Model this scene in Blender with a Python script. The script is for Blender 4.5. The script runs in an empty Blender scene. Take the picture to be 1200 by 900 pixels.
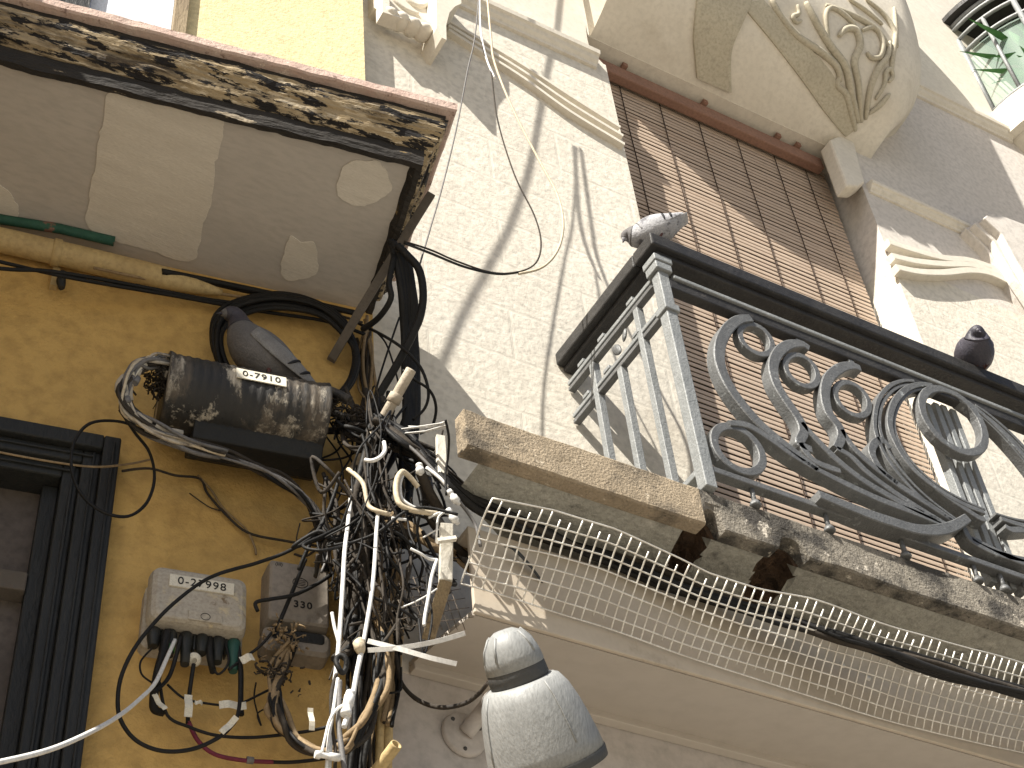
import bpy, bmesh, math, random
from mathutils import Vector, Matrix, noise
from mathutils.bvhtree import BVHTree
random.seed(7)
R = math.radians
scene = bpy.context.scene
COL = scene.collection

# ------------------------------------------------------------------ camera, sky, sun, exposure
F, CX, CY = 1890.0, 600.0, 450.0
AX = Vector((4100, 1440, 1890)).normalized()
AZ = Vector((-219, -1856, 1890)); AZ = (AZ - AX * AX.dot(AZ)).normalized()
AY = AZ.cross(AX)
CAM = Vector((0, -3, 0))

def ray(px, py):
    c = Vector((px - CX, py - CY, F))
    return Vector((AX.dot(c), AY.dot(c), AZ.dot(c)))

cam = bpy.data.cameras.new('camera'); cam_o = bpy.data.objects.new('camera', cam); COL.objects.link(cam_o)
cam.sensor_width = 36; cam.lens = 36 * F / 1200; cam.clip_start = 0.05; cam.clip_end = 500
right = Vector((AX.x, AY.x, AZ.x)); down = Vector((AX.y, AY.y, AZ.y)); fwd = Vector((AX.z, AY.z, AZ.z))
m = Matrix((right, -down, -fwd)).transposed().to_4x4(); m.translation = CAM
cam_o.matrix_world = m
scene.camera = cam_o

SUN = Vector((1, 0.48, -1.12)).normalized()
sun = bpy.data.lights.new('sun', 'SUN'); sun.energy = 5.0; sun.angle = R(0.45); sun.color = (1.0, 0.95, 0.86)
sun_o = bpy.data.objects.new('sun', sun); COL.objects.link(sun_o)
sun_o.rotation_euler = SUN.to_track_quat('-Z', 'Y').to_euler(); sun_o.location = (-8, -6, 14)
world = bpy.data.worlds.new('World'); scene.world = world; world.use_nodes = True
wn = world.node_tree.nodes; wl = world.node_tree.links
sky = wn.new('ShaderNodeTexSky'); sky.sky_type = 'NISHITA'; sky.sun_disc = False
sky.sun_elevation = math.asin(-SUN.z); sky.sun_rotation = math.atan2(-SUN.x, -SUN.y)
sky.air_density = 1.0; sky.dust_density = 2.5; sky.ozone_density = 0.6
bg = wn['Background']; bg.inputs['Strength'].default_value = 0.055
wl.new(sky.outputs['Color'], bg.inputs['Color'])
scene.view_settings.view_transform = 'Standard'; scene.view_settings.look = 'None'
scene.view_settings.gamma = 1; scene.view_settings.exposure = 1.12
scene.view_settings.use_curve_mapping = False
scene.cycles.max_bounces = 8; scene.cycles.diffuse_bounces = 5

# ------------------------------------------------------------------ pixel -> point helpers
def PY(px, py, y):
    """point seen at a pixel on the vertical plane y (cream building is y=0, street side negative)"""
    r = ray(px, py); return CAM + r * ((y - CAM.y) / r.y)
def PX(px, py, x):
    r = ray(px, py); return CAM + r * ((x - CAM.x) / r.x)
YD = Vector((0.9867, -0.1627, 0)).normalized(); YN = Vector((YD.y, -YD.x, 0))
YP = Vector((0.5236 * 2.92, -0.08, 0))
def PW(px, py, off=0.0):
    """point on the yellow wall, off metres in front of it"""
    r = ray(px, py); t = (YP + YN * off - CAM).dot(YN) / r.dot(YN); return CAM + r * t
def W(u, n, z): return YP + YD * u + YN * n + Vector((0, 0, z))
def PC(px, py, d):
    """d metres in front of whichever wall is there"""
    a = PW(px, py, d); b = PY(px, py, -d)
    return a if (a - CAM).length < (b - CAM).length else b

# ------------------------------------------------------------------ materials
def mat(name, c1, c2=None, rough=0.8, scale=6.0, bump=0.0, bscale=60.0, detail=6.0, c3=None, c3scale=3.0, c3lo=0.55, c3hi=0.62,
        metal=0.0, stretch=(1, 1, 1), spec=0.3, bdist=0.01, fine=0.25):
    m = bpy.data.materials.new(name); m.use_nodes = True
    n = m.node_tree.nodes; l = m.node_tree.links; b = n['Principled BSDF']
    b.inputs['Roughness'].default_value = rough; b.inputs['Metallic'].default_value = metal
    b.inputs['Specular IOR Level'].default_value = spec
    tc = n.new('ShaderNodeTexCoord'); mp = n.new('ShaderNodeMapping'); mp.inputs['Scale'].default_value = stretch
    l.new(tc.outputs['Object'], mp.inputs['Vector'])
    def nz(s, d=detail, rg=0.6):
        t = n.new('ShaderNodeTexNoise'); t.inputs['Scale'].default_value = s; t.inputs['Detail'].default_value = d
        t.inputs['Roughness'].default_value = rg; l.new(mp.outputs['Vector'], t.inputs['Vector']); return t
    def mix(fac, a, bb):
        x = n.new('ShaderNodeMix'); x.data_type = 'RGBA'
        l.new(fac, x.inputs['Factor'])
        for s, v in ((x.inputs['A'], a), (x.inputs['B'], bb)):
            if isinstance(v, tuple): s.default_value = (*v, 1)
            else: l.new(v, s)
        return x.outputs['Result']
    def rng(o, lo, hi):
        r = n.new('ShaderNodeMapRange'); r.inputs['From Min'].default_value = lo; r.inputs['From Max'].default_value = hi
        l.new(o, r.inputs['Value']); return r.outputs['Result']
    c2 = c2 or tuple(v * 0.8 for v in c1)
    col = mix(rng(nz(scale).outputs['Fac'], 0.35, 0.65), c1, c2)
    if fine:
        f = nz(scale * 14, 3); col = mix(rng(f.outputs['Fac'], 0.42, 0.8), col, tuple(v * (1 - fine) for v in c2))
    if c3:
        for cc, ss, lo, hi in ((c3, c3scale, c3lo, c3hi),) if not isinstance(c3[0], tuple) else c3:
            col = mix(rng(nz(ss, 8, 0.7).outputs['Fac'], lo, hi), col, cc)
    l.new(col, b.inputs['Base Color'])
    if bump:
        bt = nz(bscale, 4); bp = n.new('ShaderNodeBump'); bp.inputs['Strength'].default_value = bump
        bp.inputs['Distance'].default_value = bdist; l.new(bt.outputs['Fac'], bp.inputs['Height'])
        l.new(bp.outputs['Normal'], b.inputs['Normal'])
    m['mp'] = mp.name
    return m

CREAM = (0.70, 0.655, 0.565); CREAM2 = (0.63, 0.585, 0.50)
M = {}
M['cream'] = mat('cream_plaster', CREAM, CREAM2, 0.85, 3, 0.10, 90, fine=.1, c3=(0.46, 0.41, 0.33), c3scale=1.6, c3lo=0.58, c3hi=0.75)
M['grey_plaster_far'] = mat('beige_render', (0.42, 0.38, 0.32), (0.36, 0.33, 0.28), 0.9, 2, 0.2, 60)
M['grey_plaster'] = mat('grey_beige_plaster', (0.64, 0.595, 0.545), (0.58, 0.54, 0.49), 0.88, 2.5, 0.2, 120)  # cream plaster greyed: shade of the upper right wall painted in
M['relief'] = mat('relief_stone', (0.50, 0.46, 0.36), (0.44, 0.40, 0.31), 0.85, 5, 0.12, 60)
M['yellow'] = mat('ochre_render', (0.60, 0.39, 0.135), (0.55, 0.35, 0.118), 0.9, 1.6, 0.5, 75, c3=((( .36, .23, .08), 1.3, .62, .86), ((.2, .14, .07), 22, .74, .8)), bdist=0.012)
M['yellow_top'] = mat('pale_yellow_render', (0.68, 0.58, 0.34), (0.63, 0.535, 0.31), 0.9, 3, 0.4, 80)  # same ochre render made paler: sunlight painted into the colour
M['soffit'] = mat('soffit_plaster', (0.48, 0.445, 0.405), (0.435, 0.405, 0.37), 0.9, 1.6, 0.08, 70, fine=.1, c3=(0.26, 0.22, 0.18), c3scale=12, c3lo=0.7, c3hi=0.78, stretch=(1, 3, 1))
M['patch'] = mat('repair_plaster', (0.64, 0.60, 0.53), (0.57, 0.53, 0.465), 0.9, 6, 0.2, 40, fine=.1, stretch=(1, 5, 1))
M['peel'] = mat('peeling_paint', (0.30, 0.225, 0.125), (0.38, 0.30, 0.19), 0.85, 14, 0.9, 40, c3=(((.5, .42, .30), 34, .56, .59), ((.07, .052, .034), 9, .50, .62), ((.014, .012, .011), 30, .52, .535), ((.014, .012, .011), 11, .55, .565)), stretch=(0.26, 1.0, 1.3), bdist=0.02)
M['peel_dark'] = mat('blackened_paint', (0.02, 0.018, 0.016), (0.035, 0.03, 0.025), 0.85, 8, 0.8, 40, c3=(((.30, .25, .18), 16, .63, .65), ((.22, .15, .06), 9, .64, .67)), stretch=(0.3, 1.2, 1.6), bdist=0.02)
M['terracotta'] = mat('weathered_tile', (0.44, 0.31, 0.26), (0.52, 0.41, 0.35), 0.9, 14, 0.5, 90, c3=(((.16, .10, .08), 24, .58, .66), ((.72, .62, .52), 30, .6, .68)))
M['green_paint'] = mat('old_green_paint', (0.02, 0.075, 0.055), (0.03, 0.10, 0.07), 0.7, 8, 0.4, 40, c3=(0.22, 0.12, 0.09), c3scale=7, c3lo=0.62, c3hi=0.66)
M['pipe_cream'] = mat('cream_pipe_paint', (0.52, 0.40, 0.20), (0.42, 0.31, 0.15), 0.6, 5, 0.2, 40, c3=(0.2, 0.14, 0.07), c3scale=6, c3lo=0.62, c3hi=0.74)
M['black_wood'] = mat('blackened_wood', (0.012, 0.0125, 0.012), (0.02, 0.021, 0.019), 0.6, 6, 0.5, 60, c3=(0.42, 0.38, 0.32), c3scale=34, c3lo=0.735, c3hi=0.76, stretch=(1, 1, 0.35), spec=0.4)
M['grey_wood'] = mat('dusty_wood', (0.10, 0.085, 0.07), (0.14, 0.12, 0.10), 0.8, 7, 0.4, 60)
M['pane'] = mat('dusty_glass', (0.12, 0.10, 0.085), (0.09, 0.075, 0.064), 0.5, 3, 0.0, spec=0.15, c3=(.13, .11, .095), c3scale=2.2, c3lo=.5, c3hi=.8)
M['curtain'] = mat('pale_blind', (0.72, 0.76, 0.82), (0.66, 0.70, 0.76), 0.7, 8, 0.3, 60)
M['slab'] = mat('slab_stone', (0.40, 0.325, 0.23), (0.31, 0.25, 0.175), 0.92, 9, 0.55, 130, c3=(((.12, .10, .075), 5, .52, .64), ((.58, .50, .38), 28, .62, .68), ((.03, .028, .025), 34, .66, .7)), bdist=0.02)
M['slab_grey'] = mat('slab_weathered', (0.30, 0.27, 0.22), (0.20, 0.18, 0.15), 0.95, 8, 0.6, 120, c3=(((.06, .055, .048), 6, .45, .57), ((.55, .50, .42), 20, .6, .66), ((.028, .026, .024), 30, .6, .66)), bdist=0.025)
M['slab_under'] = mat('slab_underside', (0.40, 0.39, 0.34), (0.32, 0.31, 0.27), 0.95, 5, 0.6, 40, c3=(((.45, .43, .38), 4, .58, .64), ((.05, .045, .04), 5, .58, .7)), bdist=0.02)
M['cavity'] = mat('broken_core', (0.045, 0.03, 0.02), (0.10, 0.06, 0.035), 0.95, 16, 1.0, 40, bdist=0.03)
M['iron'] = mat('grey_painted_iron', (0.150, 0.153, 0.153), (0.108, 0.11, 0.11), 0.48, 16, 0.35, 120, c3=(.36, .38, .38), c3scale=26, c3lo=.6, c3hi=.74, spec=0.5, metal=0.15)
M['iron_light'] = mat('pale_grey_iron', (0.28, 0.29, 0.29), (0.21, 0.22, 0.22), 0.5, 14, 0.35, 120, c3=(.12, .12, .12), c3scale=22, c3lo=.66, c3hi=.74, spec=0.5, metal=0.1)
M['iron_black'] = mat('black_iron', (0.022, 0.021, 0.021), (0.04, 0.038, 0.036), 0.5, 12, 0.4, 70, c3=(.10, .09, .08), c3scale=18, c3lo=.66, c3hi=.74)
M['slat'] = mat('blind_wood', (0.54, 0.425, 0.33), (0.475, 0.37, 0.285), 0.6, 5, 0.15, 80, stretch=(0.5, 1, 6), c3=(.42, .29, .2), c3scale=2, c3lo=.55, c3hi=.8)
M['slat_back'] = mat('dark_opening', (0.02, 0.014, 0.01), (0.03, 0.02, 0.014), 0.9, 4)
M['headrail'] = mat('blind_rail', (0.30, 0.17, 0.12), (0.25, 0.14, 0.10), 0.6, 6, 0.1, 60)
M['cord'] = mat('dark_cord', (0.05, 0.03, 0.02), None, 0.9, 20)
M['fascia'] = mat('tan_painted_metal', (0.52, 0.45, 0.36), (0.48, 0.415, 0.33), 0.6, 2, 0.05, 30, fine=.08, c3=(((.27, .22, .16), 4, .6, .78), ((.10, .08, .06), 40, .74, .78)), spec=0.35)
M['canopy'] = mat('canopy_lining', (0.50, 0.455, 0.40), (0.475, 0.43, 0.375), 0.7, 1.2, 0.04, 40, fine=.06, c3=(.2, .17, .13), c3scale=30, c3lo=.77, c3hi=.82)
M['shop_wall'] = mat('shopfront_paint', (0.52, 0.48, 0.45), (0.48, 0.445, 0.415), 0.7, 2, 0.1, 60, c3=(.2, .17, .14), c3scale=26, c3lo=.72, c3hi=.78)
M['wire'] = mat('galvanised_wire', (0.88, 0.86, 0.80), (0.66, 0.62, 0.55), 0.42, 14, spec=0.6, metal=0.5)
M['old_wire'] = mat('rusted_wire', (0.10, 0.08, 0.06), (0.16, 0.13, 0.1), 0.7, 14)
M['splice'] = mat('splice_plastic', (0.024, 0.023, 0.022), (0.035, 0.033, 0.03), 0.55, 6, 0.4, 60, c3=(((.40, .36, .29), 11, .55, .62), ((.10, .08, .058), 6, .52, .66)), stretch=(1.6, 1.6, 0.42), bdist=0.006)
M['splice_low'] = mat('splice_black', (0.012, 0.012, 0.012), (0.02, 0.02, 0.019), 0.55, 6, 0.4, 40)
M['plate'] = mat('number_plate', (0.70, 0.66, 0.55), (0.62, 0.58, 0.48), 0.6, 20, c3=(.3, .25, .18), c3scale=18, c3lo=.66, c3hi=.72)
M['ink'] = mat('black_lettering', (0.018, 0.017, 0.016), None, 0.8, 30)
M['box'] = mat('grey_beige_box', (0.44, 0.40, 0.33), (0.36, 0.32, 0.26), 0.65, 9, 0.25, 60, c3=(((.50, .42, .28), 9, .56, .62), ((.17, .12, .07), 11, .61, .66)))
M['box_dark'] = mat('brown_grey_box', (0.27, 0.235, 0.195), (0.23, 0.20, 0.165), 0.6, 5, 0.15, 50, c3=(.10, .08, .06), c3scale=6, c3lo=.6, c3hi=.7)
M['gland'] = mat('black_gland', (0.018, 0.02, 0.018), (0.03, 0.03, 0.028), 0.5, 12, 0.2, 50, c3=(.12, .11, .09), c3scale=20, c3lo=.66, c3hi=.72)
M['gland_green'] = mat('green_gland', (0.02, 0.07, 0.055), (0.03, 0.09, 0.07), 0.5, 12)
M['green_band'] = mat('green_tape', (0.05, 0.22, 0.04), None, 0.5, 12)
M['lamp'] = mat('lamp_enamel', (0.30, 0.305, 0.30), (0.245, 0.25, 0.245), 0.5, 5, 0.15, 50, c3=(((.20, .21, .21), 5, .6, .72), ((.08, .08, .08), 30, .78, .82)), stretch=(3, 3, 0.7), spec=0.4)
M['lamp_dark'] = mat('lamp_band', (0.05, 0.05, 0.05), (0.08, 0.08, 0.078), 0.6, 8, 0.2, 60)
M['c_black'] = mat('cable_black', (0.010, 0.010, 0.010), (0.018, 0.017, 0.016), 0.6, 9, 0.3, 60, c3=(.08, .065, .05), c3scale=14, c3lo=.68, c3hi=.78, spec=0.2)
M['c_dusty'] = mat('cable_dusty', (0.030, 0.024, 0.018), (0.055, 0.044, 0.033), 0.85, 9, 0.4, 60, c3=(.03, .026, .022), c3scale=10, c3lo=.5, c3hi=.6)
M['c_tan'] = mat('cable_tan', (0.30, 0.215, 0.12), (0.22, 0.155, 0.085), 0.75, 6, 0.3, 50, c3=(.06, .045, .03), c3scale=8, c3lo=.6, c3hi=.7)
M['c_cream'] = mat('cable_cream', (0.60, 0.52, 0.38), (0.50, 0.42, 0.30), 0.6, 8, 0.2, 50, c3=(.25, .19, .12), c3scale=12, c3lo=.62, c3hi=.7)
M['c_white'] = mat('cable_white', (0.76, 0.75, 0.72), (0.66, 0.65, 0.62), 0.5, 8, c3=(.3, .27, .23), c3scale=16, c3lo=.66, c3hi=.74)
M['c_grey'] = mat('cable_grey', (0.18, 0.17, 0.165), (0.13, 0.125, 0.12), 0.6, 8, 0.2, 50, c3=(.09, .08, .07), c3scale=12, c3lo=.6, c3hi=.7)
M['c_red'] = mat('cable_crimson', (0.16, 0.02, 0.045), (0.12, 0.015, 0.03), 0.55, 8)
M['conduit'] = mat('old_conduit', (0.40, 0.34, 0.26), (0.50, 0.44, 0.35), 0.7, 8, 0.4, 40, c3=(.14, .11, .08), c3scale=9, c3lo=.52, c3hi=.62)
M['wood_white'] = mat('painted_batten', (0.68, 0.65, 0.57), (0.56, 0.52, 0.44), 0.85, 8, 0.4, 40, stretch=(1, 1, .4), c3=(.25, .19, .13), c3scale=12, c3lo=.62, c3hi=.68)
M['wood_bare'] = mat('weathered_batten', (0.34, 0.27, 0.17), (0.22, 0.17, 0.11), 0.9, 8, 0.5, 40, stretch=(2, 2, .4))
M['paving'] = mat('stone_paving', (0.30, 0.275, 0.235), (0.26, 0.24, 0.205), 0.9, 4, 0.4, 80)
M['pig_body'] = mat('pigeon_slate', (0.155, 0.148, 0.145), (0.115, 0.11, 0.11), 0.75, 20, 0.4, 90)
M['pig_dark'] = mat('pigeon_dark', (0.035, 0.035, 0.045), (0.06, 0.055, 0.07), 0.5, 14, 0.3, 90)
M['pig_wing'] = mat('pigeon_wing', (0.25, 0.245, 0.24), (0.18, 0.175, 0.17), 0.75, 18, 0.5, 110)
M['pig_white'] = mat('pigeon_pale', (0.40, 0.40, 0.41), (0.27, 0.27, 0.29), 0.75, 14, 0.4, 80, c3=(.10, .10, .11), c3scale=16, c3lo=.54, c3hi=.6)
M['pig_bar'] = mat('pigeon_bar', (0.02, 0.02, 0.024), None, 0.7, 20)
M['pig_foot'] = mat('pigeon_foot', (0.10, 0.045, 0.04), None, 0.7, 20)
M['eye'] = mat('eye_orange', (0.35, 0.10, 0.02), None, 0.3, 30)
M['leaf'] = mat('leaf', (0.04, 0.13, 0.035), (0.07, 0.20, 0.06), 0.6, 10)
M['leaf_far'] = M['leaf']

def glass():
    m = bpy.data.materials.new('balcony_glass'); m.use_nodes = True; b = m.node_tree.nodes['Principled BSDF']
    b.inputs['Base Color'].default_value = (0.55, 0.72, 0.62, 1); b.inputs['Roughness'].default_value = 0.08
    b.inputs['Alpha'].default_value = 0.30; b.inputs['Specular IOR Level'].default_value = 0.5
    return m
M['glass'] = glass()

def rustic():
    """stippled stucco blocks with smooth drafted margins; joint grooves and stipple are bump only"""
    m = mat('rusticated_stucco', CREAM, CREAM2, 0.88, 2.6, 0, c3=(((.50, .45, .37), 1.4, .55, .78), ((.30, .25, .19), 55, .76, .8)))
    n = m.node_tree.nodes; l = m.node_tree.links; b = n['Principled BSDF']
    geo = n.new('ShaderNodeNewGeometry'); sp = n.new('ShaderNodeSeparateXYZ'); l.new(geo.outputs['Position'], sp.inputs[0])
    cb = n.new('ShaderNodeCombineXYZ')
    def add(o, v):
        a = n.new('ShaderNodeMath'); a.operation = 'ADD'; l.new(o, a.inputs[0]); a.inputs[1].default_value = v; return a.outputs[0]
    l.new(add(sp.outputs['X'], 20.5 * .642 - 2.09), cb.inputs['X']); l.new(add(sp.outputs['Z'], 40 * .2438 - 4.783), cb.inputs['Y'])
    def brick(mortar, smooth):
        t = n.new('ShaderNodeTexBrick'); t.inputs['Scale'].default_value = 1; t.inputs['Brick Width'].default_value = .642
        t.inputs['Row Height'].default_value = .2438; t.inputs['Mortar Size'].default_value = mortar; t.inputs['Mortar Smooth'].default_value = smooth
        t.offset = 0.5; t.inputs['Color1'].default_value = t.inputs['Color2'].default_value = (1, 1, 1, 1); t.inputs['Mortar'].default_value = (0, 0, 0, 1)
        l.new(cb.outputs[0], t.inputs['Vector']); return t
    groove = brick(.0020, .3); marg = brick(.011, .6)
    vo = n.new('ShaderNodeTexVoronoi'); vo.inputs['Scale'].default_value = 46; vo.feature = 'SMOOTH_F1'; vo.inputs['Smoothness'].default_value = .6
    no = n.new('ShaderNodeTexNoise'); no.inputs['Scale'].default_value = 9; no.inputs['Detail'].default_value = 2
    mxv = n.new('ShaderNodeMix'); mxv.data_type = 'VECTOR'; mxv.inputs['Factor'].default_value = .04
    l.new(geo.outputs['Position'], mxv.inputs['A']); l.new(no.outputs['Color'], mxv.inputs['B']); l.new(mxv.outputs['Result'], vo.inputs['Vector'])
    n2 = n.new('ShaderNodeTexNoise'); n2.inputs['Scale'].default_value = 62; n2.inputs['Detail'].default_value = 4; n2.inputs['Roughness'].default_value = .65
    l.new(geo.outputs['Position'], n2.inputs['Vector']); l.new(geo.outputs['Position'], no.inputs['Vector'])
    def mth(op, a, bb):
        x = n.new('ShaderNodeMath'); x.operation = op
        for i, v in enumerate((a, bb)):
            if isinstance(v, (int, float)): x.inputs[i].default_value = v
            else: l.new(v, x.inputs[i])
        return x.outputs[0]
    st = mth('ADD', mth('MULTIPLY', vo.outputs['Distance'], -.55), mth('MULTIPLY', n2.outputs['Fac'], 1.1))
    h = mth('ADD', mth('MULTIPLY', st, mth('MULTIPLY', marg.outputs['Color'], .9)), mth('MULTIPLY', n2.outputs['Fac'], .08))
    h = mth('ADD', h, mth('MULTIPLY', groove.outputs['Color'], 1.0))
    bp = n.new('ShaderNodeBump'); bp.inputs['Strength'].default_value = 0.42; bp.inputs['Distance'].default_value = .005
    l.new(h, bp.inputs['Height']); l.new(bp.outputs['Normal'], b.inputs['Normal'])
    return m
M['rustic'] = rustic()

# ------------------------------------------------------------------ mesh builder
class MB:
    def __init__(s): s.v = []; s.f = []; s.sm = []
    def add(s, vs, fs, smooth=False):
        o = len(s.v); s.v += [Vector(v) for v in vs]
        for f in fs: s.f.append([i + o for i in f]); s.sm.append(smooth)
    def box(s, a, b):
        x0, y0, z0 = a; x1, y1, z1 = b
        s.add([(x0, y0, z0), (x1, y0, z0), (x1, y1, z0), (x0, y1, z0), (x0, y0, z1), (x1, y0, z1), (x1, y1, z1), (x0, y1, z1)],
              [(0, 3, 2, 1), (4, 5, 6, 7), (0, 1, 5, 4), (1, 2, 6, 5), (2, 3, 7, 6), (3, 0, 4, 7)])
        return s
    def wbox(s, u0, u1, n0, n1, z0, z1):
        c = [W(u, n, z) for z in (z0, z1) for (u, n) in ((u0, n1), (u1, n1), (u1, n0), (u0, n0))]
        s.add(c, [(0, 3, 2, 1), (4, 5, 6, 7), (0, 1, 5, 4), (1, 2, 6, 5), (2, 3, 7, 6), (3, 0, 4, 7)]); return s
    def prism(s, front, back, smooth=False):
        """front and back: matching loops of points"""
        n = len(front); vs = list(front) + list(back)
        fs = [tuple(range(n)), tuple(range(2 * n - 1, n - 1, -1))]
        fs += [(i, i + n, (i + 1) % n + n, (i + 1) % n) for i in range(n)]
        s.add(vs, fs, False); return s
    def prism_px(s, px, y1, y0, plane=None):
        plane = plane or PY
        fr = [plane(x, y, y1) for x, y in px]
        d = Vector((0, y0 - y1, 0)) if plane is PY else YN * (y0 - y1)
        return s.prism(fr, [p + d for p in fr])
    def loft(s, rings, closed=True, cap=True, smooth=True):
        n = len(rings[0]); vs = [p for r in rings for p in r]; fs = []
        for i in range(len(rings) - 1):
            for j in range(n if closed else n - 1):
                k = (j + 1) % n
                fs.append((i * n + j, i * n + k, (i + 1) * n + k, (i + 1) * n + j))
        o = len(s.v); s.add(vs, fs, smooth)
        if cap and closed:
            s.f.append(list(range(o + n - 1, o - 1, -1))); s.sm.append(False)
            b = o + (len(rings) - 1) * n; s.f.append(list(range(b, b + n))); s.sm.append(False)
        return s
    def tube(s, pts, r, n=7, closed=False, cap=True):
        pts = [Vector(p) for p in pts]; N = len(pts); rings = []; up = None
        rr = r if isinstance(r, (list, tuple)) else [r] * N
        for i in range(N):
            a = pts[i - 1] if (i > 0 or closed) else pts[i]; b = pts[(i + 1) % N] if (i < N - 1 or closed) else pts[i]
            t = (b - a); t = t.normalized() if t.length > 1e-9 else Vector((0, 0, 1))
            if up is None:
                up = t.orthogonal().normalized()
            up = (up - t * up.dot(t)); up = up.normalized() if up.length > 1e-6 else t.orthogonal().normalized()
            sd = t.cross(up)
            rings.append([pts[i] + (up * math.cos(2 * math.pi * k / n) + sd * math.sin(2 * math.pi * k / n)) * rr[i] for k in range(n)])
        if closed: rings.append(rings[0])
        return s.loft(rings, True, cap and not closed)
    def lathe(s, prof, o, axis, n=32, cap=False):
        """prof: (radius, distance along axis from o)"""
        axis = Vector(axis).normalized(); a = axis.orthogonal().normalized(); b = axis.cross(a); o = Vector(o)
        return s.loft([[o + axis * d + (a * math.cos(2 * math.pi * k / n) + b * math.sin(2 * math.pi * k / n)) * r for k in range(n)] for r, d in prof], True, cap)
    def ellipsoid(s, c, ax, n=14, mrings=8):
        c = Vector(c); ax = [Vector(a) for a in ax]
        rings = []
        for i in range(mrings + 1):
            t = math.pi * (i / mrings); t = min(max(t, 0.02), math.pi - 0.02)
            rings.append([c + ax[2] * math.cos(t) + (ax[0] * math.cos(2 * math.pi * k / n) + ax[1] * math.sin(2 * math.pi * k / n)) * math.sin(t) for k in range(n)])
        return s.loft(rings, True, True)
    def flatbar(s, pts, w, nrm, d, closed=False):
        """rectangular section swept along pts lying in a plane of normal nrm; w across, d deep"""
        pts = [Vector(p) for p in pts]; N = len(pts); nrm = Vector(nrm).normalized(); rings = []
        ww = w if isinstance(w, (list, tuple)) else [w] * N
        for i in range(N):
            a = pts[i - 1] if (i > 0 or closed) else pts[i]; b = pts[(i + 1) % N] if (i < N - 1 or closed) else pts[i]
            t = (b - a).normalized(); sd = t.cross(nrm).normalized(); q = ww[i] / 2; c = min(q, d / 2) * .16
            rings.append([pts[i] + sd * x + nrm * y for x, y in ((-q + c, -d / 2), (q - c, -d / 2), (q, -d / 2 + c), (q, d / 2 - c), (q - c, d / 2), (-q + c, d / 2), (-q, d / 2 - c), (-q, -d / 2 + c))])
        if closed: rings.append(rings[0])
        return s.loft(rings, True, not closed, smooth=False)
    def rough(s, amp, scale, seed=0.0):
        for i, v in enumerate(s.v):
            s.v[i] = v + noise.noise_vector(v * scale + Vector((seed, seed, seed))) * amp
        return s
    def build(s, name, m, parent=None, bevel=0.0, **tags):
        me = bpy.data.meshes.new(name); o = bpy.data.objects.new(name, me); COL.objects.link(o)
        if parent is not None:
            w = Vector((0, 0, 0)); p = parent
            while p is not None: w = w + p.location; p = p.parent
            o.parent = parent
        else:
            w = Vector((sum(v.x for v in s.v) / len(s.v), sum(v.y for v in s.v) / len(s.v), min(v.z for v in s.v))); o.location = w
        me.from_pydata([v - w for v in s.v], [], s.f); me.validate()
        if len(me.polygons) == len(s.sm):
            me.polygons.foreach_set('use_smooth', s.sm)
        bm = bmesh.new(); bm.from_mesh(me); bmesh.ops.recalc_face_normals(bm, faces=bm.faces); bm.to_mesh(me); bm.free()
        me.materials.append(M[m] if isinstance(m, str) else m)
        if bevel:
            b = o.modifiers.new('bevel', 'BEVEL'); b.width = bevel; b.segments = 2; b.limit_method = 'ANGLE'; b.angle_limit = R(40)
        for k, v in tags.items(): o[k] = v
        return o

def thing(name, loc, label, category, group=None):
    o = bpy.data.objects.new(name, None); o.empty_display_size = .1; COL.objects.link(o); o.location = loc
    o['label'] = label; o['category'] = category
    if group: o['group'] = group
    return o

def spline(pts, n=8, closed=False):
    pts = [Vector(p) for p in pts]
    if len(pts) < 3: return pts
    out = []; N = len(pts)
    for i in range(N if closed else N - 1):
        if closed: p0, p1, p2, p3 = pts[i - 1], pts[i], pts[(i + 1) % N], pts[(i + 2) % N]
        else: p0, p1, p2, p3 = pts[max(i - 1, 0)], pts[i], pts[i + 1], pts[min(i + 2, N - 1)]
        for k in range(n):
            t = k / n; t2 = t * t; t3 = t2 * t
            out.append(0.5 * ((2 * p1) + (p2 - p0) * t + (2 * p0 - 5 * p1 + 4 * p2 - p3) * t2 + (3 * p1 - p0 - 3 * p2 + p3) * t3))
    if not closed: out.append(pts[-1])
    return out

def letters(name, txt, size, mtx, parent, m='ink', depth=.0008, bold=0.0, spacing=1.0):
    cu = bpy.data.curves.new(name, 'FONT'); cu.body = txt; cu.size = size; cu.extrude = depth; cu.offset = bold
    cu.align_x = 'CENTER'; cu.align_y = 'CENTER'; cu.space_character = spacing
    t = bpy.data.objects.new(name + '_tmp', cu); COL.objects.link(t)
    bpy.context.view_layer.update()
    me = bpy.data.meshes.new_from_object(t.evaluated_get(bpy.context.evaluated_depsgraph_get()))
    bpy.data.objects.remove(t)
    w = Vector((0, 0, 0)); p = parent
    while p is not None: w = w + p.location; p = p.parent
    me.transform(Matrix.Translation(-w) @ mtx); me.materials.clear(); me.materials.append(M[m])
    o = bpy.data.objects.new(name, me); COL.objects.link(o); o.parent = parent
    return o
def wallmtx(p, tilt=0.0, xd=None, nd=None):
    """text frame: x along the wall, z out of the wall"""
    x = Vector(xd or YD).normalized(); n = Vector(nd or YN).normalized(); up = n.cross(x)
    x2 = x * math.cos(tilt) + up * math.sin(tilt); up2 = n.cross(x2)
    mm = Matrix((x2, up2, n)).transposed().to_4x4(); mm.translation = p; return mm
# ------------------------------------------------------------------ ground
g = MB(); g.add([(-120, -120, -1.6), (120, -120, -1.6), (120, 120, -1.6), (-120, 120, -1.6)], [(0, 1, 2, 3)])
g.build('street', 'paving', kind='structure')

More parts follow.
